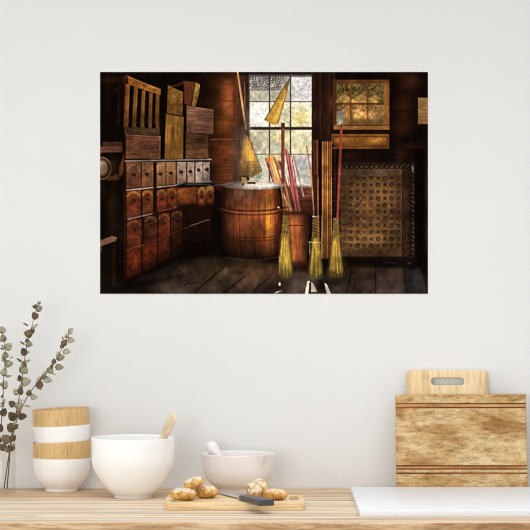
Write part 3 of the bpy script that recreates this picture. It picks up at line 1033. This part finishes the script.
PT = 0.0012
DP = DW - PT - 0.0003
x0, x1 = px(100.1, DP), px(427.9, DP)
z1, z0 = pz(72.0, DP), pz(293.8, DP)
gx = np.linspace(x0, x1, NW)
gz = np.linspace(z1, z0, NH)
PXc, PZc = (x0 + x1) / 2, z0
VX, VZ = np.meshgrid(gx - PXc, gz - PZc)
front = np.stack([VX, np.full_like(VX, -PT), VZ], -1).reshape(-1, 3)
nf = len(front)
back = np.array([[gx[0] - PXc, 0, gz[0] - PZc], [gx[-1] - PXc, 0, gz[0] - PZc], [gx[-1] - PXc, 0, gz[-1] - PZc], [gx[0] - PXc, 0, gz[-1] - PZc]])
rim = np.array([[gx[0] - PXc, -PT, gz[0] - PZc], [gx[-1] - PXc, -PT, gz[0] - PZc], [gx[-1] - PXc, -PT, gz[-1] - PZc], [gx[0] - PXc, -PT, gz[-1] - PZc]])
idx = np.arange(nf).reshape(NH, NW)
q = np.stack([idx[:-1, :-1], idx[1:, :-1], idx[1:, 1:], idx[:-1, 1:]], -1).reshape(-1, 4)
b0, r0 = nf, nf + 4
extra = np.array([[b0, b0 + 1, b0 + 2, b0 + 3], [r0, b0, b0 + 3, r0 + 3], [r0 + 1, r0 + 2, b0 + 2, b0 + 1], [r0, r0 + 1, b0 + 1, b0], [r0 + 3, b0 + 3, b0 + 2, r0 + 2]])
allq = np.concatenate([q, extra])
allv = np.concatenate([front, back, rim])
me = bpy.data.meshes.new('poster')
me.vertices.add(len(allv))
me.vertices.foreach_set('co', allv.ravel())
me.loops.add(allq.size)
me.loops.foreach_set('vertex_index', allq.ravel())
me.polygons.add(len(allq))
me.polygons.foreach_set('loop_start', np.arange(0, allq.size, 4))
me.update(calc_edges=True)
ca = me.color_attributes.new('ink', 'FLOAT_COLOR', 'POINT')
cc = np.ones((len(allv), 4))
cc[:nf, :3] = LIN.reshape(-1, 3)
cc[nf:, :3] = 0.8
ca.data.foreach_set('color', cc.ravel().astype(np.float32))
me.materials.append(paper_m)
po = bpy.data.objects.new('poster', me)
C.objects.link(po)
po.location = (PXc, -0.0003, PZc)
tag(po, 'unframed poster of a dim rustic broom workshop on the white wall', 'poster')


# ------------------------------------------------------------------ stacked bowls
def stacked_bowl(loc, s, tilt, slant, label):
    t = empty('mixing_bowl', loc, label, 'bowl', 'white bowls with wooden rims')
    outer = [(85, 0), (86, 5), (87, 14), (103, 28), (126, 53), (139, 80), (147.5, 119), (151, 150), (151.5, 177)]
    if label.startswith('upper'):
        outer = [(85, 0), (86, 5), (90, 14), (112, 28), (134, 48), (142.5, 70), (145.5, 92), (149, 130), (151.5, 177)]
    band_o = [(151.5, 177), (152, 215), (151.5, 263)]
    inner = [(148.6, 263), (148.4, 215), (148, 177), (144, 119), (135, 84), (121, 58), (96, 37), (40, 28)]
    k_ = s
    W_ = lambda L: [(r * k_, z * k_) for r, z in L]
    zr = 263 * k_

    def fn(p, a):
        f = max(0.0, (p.z - 0.72 * zr) / (0.28 * zr))
        return Vector((p.x, p.y, p.z + slant * p.x * f))
    bm = bmesh.new()
    body = [(0, 4 * k_), (70 * k_, 4 * k_), (76 * k_, 0)] + W_(smooth_profile(outer, 5)) + W_([(148.6, 177.01)]) + W_([(148, 176)] + inner[3:]) + [(0, 26 * k_)]
    lathe(bm, body, fn=fn)
    ob = obj('bowl_body', bm, china_m if label.startswith('upper') else matt_m, t, angle=50)
    bm = bmesh.new()
    ring = W_([(148.6, 177.3), (151.4, 177.3)] + smooth_profile(band_o, 3)[1:] + [(150.8, 264.5), (149.4, 264.5), (148.6, 263), (148.4, 215), (148.2, 178), (148.6, 177.3)])
    lathe(bm, ring, fn=fn)
    obr = obj('wooden_rim', bm, band_m, t, angle=50)
    t.rotation_euler = tilt
    return t


D1 = DW - 0.086
S1 = (D1 / F) / 5.3
BXs = px(20 + 221 / 5.3, D1)
stacked_bowl((BXs, -0.086, ZT + 0.0002), S1, (0, 0, 0), -0.05 * -1, 'lower white bowl with wooden rim, standing on the worktop')
stacked_bowl((BXs + 0.0032, -0.086, ZT + 0.0002 + 174 * S1), S1 * 0.985, (0, math.radians(-2.6), 0), 0.0,
             'upper white bowl with wooden rim, nested tilted in another bowl')

# ------------------------------------------------------------------ large white bowl and spoon
D2 = DW - 0.262
S2 = (D2 / F) / 5.3
bx2 = px(85 + 254.5 / 5.3, D2)
outer = [(101, 0), (102.5, 7), (107, 12), (123, 25), (148, 49), (176, 85), (200, 127), (215, 170), (220.5, 210), (221.5, 262), (221.5, 313)]
inner = [(216.5, 313), (216.5, 262), (215.5, 212), (209, 172), (194, 131), (170, 91), (140, 58), (100, 38), (50, 32)]
prof = [(0, 5), (86, 5), (92, 0)] + smooth_profile(outer, 6) + [(221, 315.5), (219, 316.5), (217, 315.5)] + smooth_profile(inner, 6) + [(0, 31)]
bm = bmesh.new()
lathe(bm, [(r * S2, z * S2) for r, z in prof], 128)
o = obj('large_bowl', bm, china_m, loc=(bx2, -0.262, ZT + 0.0002), angle=55)
tag(o, 'large glossy white bowl holding a wooden spoon', 'bowl')

# spoon: flat tapering handle leaning on the rim, oval bowl at the bottom
sp = empty('wooden_spoon', (bx2, -0.262, ZT), 'pale wooden spoon standing in the large white bowl', 'spoon')
A = Vector((0.018, 0.008, 0.0205))
B = Vector((px(174.6, D2 + .088) - bx2, 0.088, pz(414.0, D2 + .088) - ZT))
ax = (B - A).normalized()
Ls = (B - A).length
side = Vector((0, 1, 0)).cross(ax).normalized()
side = (side + Vector((0, -0.25, 0))).normalized()
side = (side - ax * side.dot(ax)).normalized()
nrm = ax.cross(side)
bm = bmesh.new()
rings = []
for i in range(40):
    t = i / 39
    s_ = t * Ls
    if t < 0.28:
        u = t / 0.28
        w = 0.004 + 0.017 * math.sin(math.pi * min(1, u * .95 + .02)) ** .7
        th = 0.003
    else:
        u = (t - 0.28) / 0.72
        w = 0.0098 + 0.0030 * u
        th = 0.0032
    if t > 0.95:
        w *= math.sqrt(max(0.03, 1 - ((t - 0.95) / 0.05) ** 2))
    c_ = A + ax * s_
    rings.append([bm.verts.new(c_ + side * (w * math.cos(2 * math.pi * k / 16)) + nrm * (th * math.sin(2 * math.pi * k / 16))) for k in range(16)])
for a_, b_ in zip(rings, rings[1:]):
    for k in range(16):
        bm.faces.new((a_[k], a_[(k + 1) % 16], b_[(k + 1) % 16], b_[k]))
bm.faces.new(rings[0])
bm.faces.new(rings[-1][::-1])
obj('spoon_shaft', bm, spoon_m, sp, angle=60)
hp = A + ax * (Ls * 0.955)
bm = bmesh.new()
sg = -1 if nrm.y > 0 else 1
tube(bm, [hp + nrm * sg * 0.0022, hp + nrm * sg * 0.0034], 0.0016, 12)
obj('hanging_hole', bm, plain('dark_hole', (70, 52, 38), 0.9), sp)

# ------------------------------------------------------------------ mortar and pestle
D3 = DW - 0.145
S3 = (D3 / F) / 5.3
mx = px(190 + 256 / 5.3, D3)
outer = [(107, 0), (109, 6), (110, 24), (121, 33), (152, 53), (173, 82), (184, 114), (190, 153), (195, 204)]
inner = [(182, 204), (177, 153), (171, 118), (160, 90), (138, 66), (100, 50), (50, 44)]
prof = [(0, 5), (95, 5), (101, 0)] + smooth_profile(outer, 6) + [(194.5, 208), (190, 210), (185, 208.5)] + smooth_profile(inner, 6) + [(0, 42)]


def spout(p, a):
    a0 = math.radians(-50)
    da = (a - a0 + math.pi) % (2 * math.pi) - math.pi
    zz = p.z / (208 * S3)
    f = max(0.0, 1 - abs(da) / (0.04 + 0.16 * max(0.0, (zz - 0.70) / 0.30))) * max(0.0, (zz - 0.70) / 0.30) ** 1.1 if zz < .985 else max(0.0, 1 - abs(da) / 0.2)
    r = math.hypot(p.x, p.y)
    k_ = 1 + 0.15 * f if r > 1e-5 else 1
    return Vector((p.x * k_, p.y * k_, p.z))


bm = bmesh.new()
lathe(bm, [(r * S3, z * S3) for r, z in prof], 160, fn=spout)
o = obj('mortar', bm, stone_m, loc=(mx, -0.145, ZT + 0.0002), angle=55)
tag(o, 'white mortar bowl with pouring spout behind the bread board', 'mortar')
pe = bmesh.new()
prof = [(0, 0), (10, 1), (19, 6), (24, 16), (24, 28), (19, 44), (15, 70), (14, 110), (15, 150), (20, 180), (27, 205), (32, 226), (31, 245), (23, 260), (12, 267), (0, 268)]
lathe(pe, [(r * S3, z * S3) for r, z in smooth_profile(prof, 3)], 40)
o = obj('pestle', pe, stone_m, angle=80)
base = Vector((mx + 0.004, -0.145, ZT + 44 * S3 + 0.006))
tipv = Vector((px(190 + 104 / 5.3, D3 + 0.055), -0.145 + 0.062, pz(435 + 50 / 5.3, D3 + 0.055)))
dv = (tipv - base).normalized()
o.rotation_mode = 'QUATERNION'
o.rotation_quaternion = Vector((0, 0, 1)).rotation_difference(dv)
o.location = tipv - dv * 258 * S3
tag(o, 'white stone pestle leaning inside the white mortar', 'pestle')

# ------------------------------------------------------------------ bread board, rolls and knife
yb0, yb1 = 6.07 - DW, 6.275 - DW
bxl, bxr = px(164.3, 6.07), px(304.8, 6.07)
bcx = (bxl + bxr) / 2
hw = (bxr - bxl) / 2
dp = yb1 - yb0
bm = bmesh.new()
slot = lambda cx, a, b: rounded_rect(cx - 0.0105, cx + 0.0105, dp * a, dp * b, 0.0104, 8)
plate(bm, rounded_rect(-hw, hw, 0, dp, 0.016), [slot(-hw + 0.030, 0.12, 0.62), slot(hw - 0.026, 0.3, 0.84)], 0.0200, 0.002)
o = obj('bread_board', bm, lightboard_m, loc=(bcx, yb0, ZT + 0.0003), angle=35)
tag(o, 'long pale wooden bread board lying in the middle of the worktop', 'cutting board')
ZB = ZT + 0.0204


def roll(cxp, cyp, d, rx, ry, rz, rot, label, seed, cuts):
    bm = bmesh.new()
    bmesh.ops.create_icosphere(bm, subdivisions=5, radius=1.0)
    fl = bm.verts.layers.float.new('flour')
    ct = bm.verts.layers.float.new('cut')
    off = Vector((seed * 3.1, seed * 1.7, seed))
    for vtx in bm.verts:
        n_ = vtx.co.normalized()
        q_ = (abs(n_.x) ** 2.3 + abs(n_.y) ** 2.3 + abs(n_.z) ** 2.3) ** (-1 / 2.3)
        h = q_ * (1 + 0.06 * mnoise.noise(n_ * 1.3 + off) + 0.012 * mnoise.noise(n_ * 4 + off))
        cutv = 0.0
        if n_.z > 0.15:
            for (ca, co_, w) in cuts:
                dd = abs(n_.x * math.sin(ca) - n_.y * math.cos(ca) - co_ - 0.05 * mnoise.noise(n_ * 3 + off))
                cutv = max(cutv, math.exp(-(dd / w) ** 2) * min(1, (n_.z - 0.15) / 0.3))
        h -= 0.09 * cutv
        z = n_.z
        if z < 0:
            z = -abs(z) ** 1.0 * 0.80
        vtx.co = Vector((n_.x * rx * h, n_.y * ry * h, z * rz * h))
        vtx[fl] = max(0.0, min(0.44, 0.42 * n_.z + 0.14 + 0.25 * mnoise.noise(n_ * 2.2 + off)))
        vtx[ct] = max(0.0, cutv - 0.35) * 0.75
    R = Matrix.Rotation(rot[2], 3, 'Z') @ Matrix.Rotation(rot[1], 3, 'Y') @ Matrix.Rotation(rot[0], 3, 'X')
    for vtx in bm.verts:
        vtx.co = R @ vtx.co
    zmin = min(vtx.co.z for vtx in bm.verts)
    # a flat resting underside
    o = obj('bread_roll', bm, bread_m, angle=80)
    o.location = (px(cxp, d), d - DW, pz(cyp, d))
    tag(o, label, 'bread roll', 'floury bread rolls')
    return o, zmin


def rest(o, zmin, z):
    o.location.z = z - zmin - 0.0004


pp = 6.12 / F
r1, zm = roll(183.4, 492.8, 6.13, 13.0 * pp, 12.4 * pp, 7.0 * pp, (0, 0.02, 0.3), 'floury golden bread roll at the left end of the bread board', 1, [(0.5, 0.2, .10), (0.4, -.3, .09)])
rest(r1, zm, ZB)
r3, zm = roll(206.4, 491.2, 6.19, 11.8 * pp, 11 * pp, 7.2 * pp, (0, -0.02, -0.2), 'floury bread roll on the board touching the white mortar side', 2, [(1.0, 0.1, .09)])
rest(r3, zm, ZB)
r2, zm2 = roll(194.0, 483.2, 6.165, 10.7 * pp, 9.5 * pp, 5.9 * pp, (0.12, math.radians(-18), 0.1), 'bread roll perched on top of two others', 3, [(0.2, 0.05, .10), (0.9, .35, .08)])
r4, zm4 = roll(258.0, 487.4, 6.185, 11.4 * pp, 10.6 * pp, 8.4 * pp, (math.radians(34), math.radians(-24), 0.3), 'round roll scored with a cross, propped up on edge', 4, [(0.3, 0, .12), (1.85, 0, .12)])
rest(r4, zm4, ZB)
r5, zm5 = roll(275.2, 493.0, 6.14, 12.2 * pp, 11.0 * pp, 6.2 * pp, (0, 0.03, -0.1), 'floury golden roll nearest the right end of the bread board', 5, [(0.2, 0.15, .09)])
rest(r5, zm5, ZB)

# knife: broad dark handle hanging over the board's front edge, steel blade pointing away
kf = Vector((-0.069, 6.12 - DW, ZB))           # left rear corner of the handle
kd = Vector((0.054, -0.150, 0))
ang = math.atan2(kd.y, kd.x)
kn = empty('bread_knife', (kf.x, kf.y, ZB), 'knife with black handle lying across the front of the bread board', 'knife', rz=ang)
Lk = kd.length
bm = bmesh.new()
box(bm, 0.0, Lk, -0.0005, 0.0405, 0.0004, 0.0158, 0.0022, 3)
for vtx in bm.verts:                                # slight taper to the blade
    t = 1 - vtx.co.x / Lk
    vtx.co.y = 0.02 + (vtx.co.y - 0.02) * (1 - 0.18 * t)
    vtx.co.z = 0.0004 + (vtx.co.z - 0.0004) * (1 - 0.12 * t)
obj('knife_handle', bm, handle_m, kn, angle=40)
bm = bmesh.new()
N = 24
top, bot = [], []
Lb = 0.205
for side_ in range(2):
    pass
ptsu = [(-Lb * t, 0.006 + 0.006 * (1 - t)) for t in np.linspace(-0.03, 1, N)]
ptsl = [(-Lb * t, 0.036 - 0.028 * max(0, (t - 0.55) / 0.45) ** 2) for t in np.linspace(-0.03, 1, N)]
plate(bm, ptsl + ptsu[::-1], [], 0.0016, 0.0)
for vtx in bm.verts:
    vtx.co.z += 0.0024
obj('blade', bm, steel_m, kn, smooth=False)
bm = bmesh.new()
box(bm, -0.012, -0.0005, 0.004, 0.036, 0.001, 0.0105, 0.0015)
obj('bolster', bm, steel_m, kn, smooth=False)

# ------------------------------------------------------------------ white slab
ys0, ys1 = 5.914 - DW, 6.542 - DW
bm = bmesh.new()
box(bm, 0, 0.66, 0, ys1 - ys0, 0.0, 0.0158, 0.0016, 3)
o = obj('serving_slab', bm, slab_m, loc=(0.2335, ys0, ZT + 0.0002), smooth=True)
tag(o, 'thin white rectangular slab lying in front of the big boards', 'serving board')


# ------------------------------------------------------------------ two leaning boards
def lean(o, xb, yb, tilt):
    o.rotation_euler = (tilt, 0, 0)
    o.location = (xb, yb, ZT + 0.0006)


# rear board with handle slot, local XY outline stood upright (thickness toward the wall)
def upright(bm):
    for vtx in bm.verts:
        x_, y_, z_ = vtx.co
        vtx.co = Vector((x_, -z_, y_))


dr = DW - 0.035
xr0, xr1 = px(407.6, dr), px(487.9, dr)
hh = 0.3255
sx0, sx1 = px(431.6, dr) - xr0, px(464.8, dr) - xr0
slot_t, slot_b = pz(379, dr) - ZT, pz(386.3, dr) - ZT
bm = bmesh.new()
plate(bm, rounded_rect(0, xr1 - xr0, 0, hh / math.cos(0.19), 0.0095), [rounded_rect(sx0, sx1, slot_b * 1.018, slot_t * 1.018, 0.0098, 8)], 0.013, 0.0022)
upright(bm)
rb = obj('cutting_board', bm, rearboard_m, angle=35)
rb.rotation_euler = (-0.19, 0, 0)
rb.location = (xr0, -0.0665, ZT + 0.0006)
tag(rb, 'smaller pale cutting board with a handle slot, leaning on the wall', 'cutting board')

df = DW - 0.075
xf0, xf1 = px(395.9, df), px(526.2, df)
wf = xf1 - xf0
hf = (pz(394.2, df) - ZT - 0.0055) / math.cos(0.17)
TH = 0.024
fb = empty('board', (xf0, -0.0905, ZT + 0.0006), 'large rustic wooden board with wavy edges and dark grooves, behind the white slab', 'cutting board')
fb.name = 'rustic_board'
fb.rotation_euler = (-0.17, 0, 0)
# grooves: heights above the foot, measured up the board
gz_ = [((pz(y, df) - ZT) / math.cos(0.17)) for y in (405.4, 409.2, 466.6, 469.8, 474.0)]
gwid = [0.0016, 0.0020, 0.0018, 0.0016, 0.0022]
rows = [0.0]
NZ = 120
rows = sorted(set([round(hf * i / NZ, 5) for i in range(NZ + 1)] + [round(g + k * w_, 5) for g, w_ in zip(gz_, gwid) for k in (-1.3, -.8, 0, .8, 1.3)]))
NX = 130
bm = bmesh.new()


def edge_off(t, s):
    return 0.0016 * mnoise.noise(Vector((t * 95, s, 0))) + 0.0009 * mnoise.noise(Vector((t * 260, s + 4, 0)))


def fpt(i, z, frontside):
    u = i / NX
    xl = edge_off(z, 1.0)
    xr_ = wf + edge_off(z, 7.0)
    x_ = xl + (xr_ - xl) * u
    zt = z + (0.0022 * (u - .3) + edge_off(u * wf * 1.2, 13.0) * 1.4) * max(0, (z / hf - .9) / .1)
    y_ = 0.0
    if frontside:
        y_ = -TH
        for g, w_ in zip(gz_, gwid):
            q_ = abs(z - g) / w_
            if q_ < 1.25:
                y_ += 0.0035 * min(1, (1.25 - q_) / .45)
        e = min(u, 1 - u) * wf
        e2 = min(z, hf - z)
        y_ += 0.004 * (max(0, 1 - e / 0.004) ** 2 + max(0, 1 - e2 / 0.004) ** 2) * .7
        y_ += 0.0006 * mnoise.noise(Vector((x_ * 40, z * 60, 3)))
    return Vector((x_, y_, zt))


gf = [[bm.verts.new(fpt(i, z, True)) for i in range(NX + 1)] for z in rows]
gb = [[bm.verts.new(fpt(i, z, False)) for i in range(NX + 1)] for z in rows]
for j in range(len(rows) - 1):
    zc_ = (rows[j] + rows[j + 1]) / 2
    mi = 1 if any(abs(zc_ - g) < w_ * .95 for g, w_ in zip(gz_, gwid)) else (2 if gz_[1] < zc_ < gz_[0] or gz_[3] < zc_ < gz_[2] else 0)
    for i in range(NX):
        f = bm.faces.new((gf[j][i], gf[j][i + 1], gf[j + 1][i + 1], gf[j + 1][i]))
        f.material_index = mi
        bm.faces.new((gb[j][i], gb[j + 1][i], gb[j + 1][i + 1], gb[j][i + 1]))
    bm.faces.new((gf[j][0], gf[j + 1][0], gb[j + 1][0], gb[j][0]))
    bm.faces.new((gf[j][NX], gb[j][NX], gb[j + 1][NX], gf[j + 1][NX]))
for i in range(NX):
    bm.faces.new((gf[0][i], gb[0][i], gb[0][i + 1], gf[0][i + 1]))
    bm.faces.new((gf[-1][i], gf[-1][i + 1], gb[-1][i + 1], gb[-1][i]))
nm = fb.name
C.objects.unlink(fb)
loc_, rot_ = fb.location.copy(), fb.rotation_euler.copy()
lab = fb['label']
bpy.data.objects.remove(fb)
fb = obj('rustic_board', bm, [big_m, groove_m, band2_m], angle=50)
fb.location, fb.rotation_euler = loc_, rot_
tag(fb, lab, 'cutting board')

# ------------------------------------------------------------------ glass vase with eucalyptus
VR = 0.046
VY = -0.16
DV = DW + VY
vx = px(15.6, DV) - VR
vh = pz(431, DV) - ZT
bm = bmesh.new()
lathe(bm, [(0, 0.001), (VR - .003, 0.001), (VR - .001, 0.0), (VR, 0.002), (VR, vh - .002), (VR - .0012, vh), (VR - .0026, vh - .002), (VR - .0026, 0.012), (VR - .006, 0.009), (0, 0.009)], 64)
o = obj('glass_vase', bm, glass_m, loc=(vx, VY, ZT + 0.0002), angle=40)
tag(o, 'clear glass cylinder vase holding eucalyptus at the left edge', 'vase')

GREEN = [(172, 168, 144), (160, 156, 130), (184, 178, 156), (150, 146, 118)]
DARK = [(104, 88, 64), (84, 70, 50), (122, 104, 76)]


def leaf(bm, lay, c, direction, L, Wd, face, tint, curl=0.15):
    """rounded leaf with thickness, growing from c along direction, its flat side toward face"""
    d = direction.normalized()
    f = (face - d * face.dot(d)).normalized()
    s = d.cross(f)
    NU, NV = 9, 6
    def pt(u, v_, top_):
        w_ = Wd / 2 * math.sin(math.pi * (0.06 + 0.94 * u) ** 0.8) ** 0.65 if 0 < u < 1 else 0.0002
        cz = curl * L * (v_ * v_ * 0.5 + 0.6 * (u - .5) ** 2) - (1 - abs(v_)) * 0.0003
        return c + d * (L * u) + s * (w_ * v_) + f * (-cz + (0.00045 if top_ else -0.00045) * (1 - v_ * v_ * .9))
    T = [[bm.verts.new(pt(i / NU, -1 + 2 * j / NV, True)) for j in range(NV + 1)] for i in range(NU + 1)]
    Bm = [[bm.verts.new(pt(i / NU, -1 + 2 * j / NV, False)) for j in range(NV + 1)] for i in range(NU + 1)]
    leaf_brown = lin(DARK[int(abs(c.x * 7919 + c.z * 104729)) % 3])
    lean_ = math.sin(c.z * 911.0 + c.x * 577.0)
    for row_set in (T, Bm):
        for iu, row in enumerate(row_set):
            for jv, vtx in enumerate(row):
                # every leaf blends to a darker brown toward the stalk and one margin
                m_ = max(0.0, min(1.0, 0.75 - 2.2 * iu / NU + 0.9 * lean_ * (jv / NV * 2 - 1)))
                vtx[lay] = tuple(tint[q] * (1 - m_) + leaf_brown[q] * m_ for q in range(3)) + (1.0,)
    for i in range(NU):
        for j in range(NV):
            bm.faces.new((T[i][j], T[i + 1][j], T[i + 1][j + 1], T[i][j + 1]))
            bm.faces.new((Bm[i][j], Bm[i][j + 1], Bm[i + 1][j + 1], Bm[i + 1][j]))
        bm.faces.new((T[i][0], Bm[i][0], Bm[i + 1][0], T[i + 1][0]))
        bm.faces.new((T[i][NV], T[i + 1][NV], Bm[i + 1][NV], Bm[i][NV]))


def interp(path, n=60):
    pts = [Vector(p) for p in path]
    out = []
    for i in range(len(pts) - 1):
        p0, p1, p2, p3 = pts[max(i - 1, 0)], pts[i], pts[i + 1], pts[min(i + 2, len(pts) - 1)]
        m = max(4, n // len(pts))
        for k in range(m):
            t = k / m
            out.append(0.5 * (2 * p1 + (p2 - p0) * t + (2 * p0 - 5 * p1 + 4 * p2 - p3) * t * t + (3 * p1 - p0 - 3 * p2 + p3) * t ** 3))
    out.append(pts[-1])
    return out


def branch(path, leaves, label, seed):
    """path: (x, y in the picture, depth offset); leaves: (x, y, size, kind) kind g/d colour, upper-case = wide pair"""
    rg_ = random.Random(seed)
    P3 = [Vector((px(x, DV + dy), VY + dy, pz(y, DV + dy))) for x, y, dy in path]
    curve = interp(P3)
    root = empty('eucalyptus_branch', tuple(P3[0]), label, 'plant', 'eucalyptus branches in the glass vase')
    org = P3[0]
    bm = bmesh.new()
    n = len(curve)
    tube(bm, [p - org for p in curve], [0.0017 - 0.0011 * i / n for i in range(n)], 8)
    obj('stem', bm, stem_m, root)
    bm = bmesh.new()
    lay = bm.verts.layers.float_color.new('tint')
    for (x, y, s, k) in leaves:
        d_ = DV
        tgt = Vector((px(x, d_), VY, pz(y, d_)))
        near = min(curve, key=lambda p: (p.x - tgt.x) ** 2 + (p.z - tgt.z) ** 2)
        tgt.y = near.y
        i_ = curve.index(near)
        tang = (curve[min(i_ + 2, n - 1)] - curve[max(i_ - 2, 0)]).normalized()
        L = s * 0.96 * d_ / F
        pal = DARK if k.lower() == 'd' else GREEN
        out = tgt - near
        if out.length < 0.004:
            out = Vector((rg_.uniform(-1, 1), 0, rg_.uniform(0.3, 1))).normalized() * 0.004
        dirn = (out.normalized() + tang * 0.5 + Vector((0, rg_.uniform(-.4, .2), 0))).normalized()
        start = tgt - dirn * L * 0.5
        if (start - near).length > L * .5:      # a short leaf stalk back to the twig
            tube(bm, [near - org, start - org], 0.0006, 5)
        face = Vector((rg_.uniform(-.5, .5), -1, rg_.uniform(-.1, .7)))
        wd = L * rg_.uniform(.8, .95)
        if k in 'NM':                      # narrow, seen from the edge
            wd = L * 0.38
            pal = GREEN if k == 'N' else DARK
        t0 = lin(rg_.choice(pal))
        leaf(bm, lay, start - org, dirn, L, wd, face, t0, rg_.uniform(.1, .35))
        # a partner on the far side of the twig
        if k in 'gd':
            d2 = (tang * 0.7 - out.normalized() * 0.5 + Vector((0, 0.7, 0))).normalized()
            leaf(bm, lay, near - org + Vector((0, 0.001, 0)), d2, L * .8, L * .6, Vector((rg_.uniform(-.6, .6), -.6, .6)), lin(rg_.choice(GREEN + DARK)), .2)
    for vtx in bm.verts:
        if vtx[lay][3] < .5:
            vtx[lay] = lin((104, 78, 60))
    obj('foliage', bm, leaf_m, root, angle=70)
    return root


branch([(7, 488.8, -.01), (9, 465, -.008), (11, 440, -.006), (15, 418, 0), (19, 398, .0), (23, 372, .005), (26, 350, .005), (31, 330, 0), (35, 314, 0), (38, 304, 0)],
       [(39.2, 302.8, 4, 'g'), (39, 308.3, 8, 'g'), (33.6, 307, 5, 'M'), (34.6, 315.6, 8.5, 'd'), (33.8, 326.3, 9.5, 'N'), (26, 324, 6, 'M'), (28, 333.6, 9.5, 'd'),
        (28.8, 344, 8, 'g'), (22, 342.8, 6, 'M'), (24, 351.8, 9, 'd'), (27, 361, 8, 'N'), (19, 360, 7, 'M'), (24.2, 369.8, 11, 'g'), (25.5, 381.6, 11, 'g'), (18.4, 380, 5, 'M'),
        (16, 391.8, 7.5, 'g'), (20.6, 391.6, 8, 'd'), (19, 405.5, 9, 'g'), (11.6, 403.8, 8, 'd'), (21.5, 400, 5, 'N'), (12.2, 416.6, 11, 'd'), (10.6, 427.5, 10, 'd'), (6, 438.6, 11, 'd'),
        (13.5, 428, 6, 'd'), (12.5, 448, 7, 'd'), (3, 447, 9, 'd'), (8, 449, 8, 'd')],
       'eucalyptus branch rising straight between its two neighbours', 1)
branch([(4, 488.5, -.02), (9, 455, -.02), (14, 430, -.012), (20, 412, -.01), (29, 394, -.008), (40, 380, -.006), (50, 369, 0), (57, 358, 0), (63, 346, 0), (70, 331, 0)],
       [(70.4, 330.6, 8, 'g'), (71, 340, 8, 'g'), (64.4, 342.6, 8, 'd'), (62.6, 338, 4, 'M'), (66.4, 351, 8.5, 'g'), (60.4, 356.8, 9, 'g'), (59.4, 366.5, 9, 'g'), (53, 364.4, 4, 'M'),
        (50.4, 370.6, 8.5, 'g'), (54.5, 374, 4, 'N'), (47.8, 379.4, 9.5, 'g'), (41.8, 377.6, 5, 'd'), (39.8, 384.4, 9, 'd'), (39.5, 388, 7, 'M'), (29.6, 393, 7, 'd'), (34, 396.5, 7.5, 'g'), (28, 405.4, 7, 'N'),
        (22.8, 415.8, 9.5, 'd'), (16.8, 427.5, 5, 'M'), (12, 425, 7, 'd')],
       'eucalyptus branch arching far out to the right', 2)
branch([(-6, 488.5, .005), (-4, 455, .012), (1, 425, .02), (3, 400, .02), (3.5, 380, .02), (5, 362, .02), (5, 348, .02), (2, 330, .02)],
       [(1.8, 330, 8.5, 'g'), (2.6, 338.4, 8.5, 'g'), (7.6, 346.8, 9, 'g'), (1.2, 348.8, 5, 'M'), (4.6, 355.4, 8, 'g'), (10.6, 357.6, 5, 'N'), (7.8, 363.6, 9.5, 'g'), (2.6, 372, 9.5, 'g'),
        (8, 376.5, 6.5, 'N'), (3.4, 385, 9.5, 'g'), (1.4, 396.5, 5, 'M'), (0.6, 405, 7, 'g'), (2.6, 412.5, 9.5, 'd'), (-1, 428.5, 9, 'd'), (-3, 440, 9, 'd')],
       'eucalyptus branch at the photo edge, left of its neighbours', 3)

# ------------------------------------------------------------------ light, camera
w = bpy.data.worlds.new('daylight')
SC.world = w
w.use_nodes = True
bg = w.node_tree.nodes['Background']
bg.inputs['Color'].default_value = (0.965, 0.985, 1.0, 1)
bg.inputs['Strength'].default_value = 0.84


def area(name, loc, target, size, energy, col=(1, 1, 1)):
    L = bpy.data.lights.new(name, 'AREA')
    L.shape = 'RECTANGLE'
    L.size, L.size_y = size
    L.energy = energy
    L.color = col
    o = bpy.data.objects.new(name, L)
    C.objects.link(o)
    o.location = loc
    o.rotation_euler = (Vector(target) - Vector(loc)).to_track_quat('-Z', 'Y').to_euler()
    return o


area('window_daylight', (-1.5, -5.6, 1.45), (0.15, -0.2, 0.98), (2.0, 1.5), 58, (0.97, 0.99, 1.0))
area('side_window', (-2.9, -1.25, 1.62), (0.0, -0.5, 1.1), (0.8, 1.0), 8, (0.97, 0.99, 1.0))
top_fill = area('overhead_fill', (0.3, -1.15, 3.0), (0.3, -0.9, 0.9), (2.2, 0.7), 7.5, (0.98, 0.99, 1.0))  # added overhead fill that brightens worktop and slab, not a known fixture
top_fill.data.spread = math.radians(100)

cam = bpy.data.cameras.new('camera')
cam.sensor_width = 36
cam.lens = F * 36 / 530
cam.clip_end = 100
co = bpy.data.objects.new('camera', cam)
C.objects.link(co)
co.location = (0, -DW, ZC)
co.rotation_euler = (math.radians(90), 0, 0)
SC.camera = co
SC.view_settings.view_transform = 'Standard'
SC.view_settings.look = 'None'
SC.view_settings.gamma = 1
SC.view_settings.use_curve_mapping = False
SC.view_settings.exposure = 0.0
SC.cycles.filter_width = 1.1
bpy.context.view_layer.update()
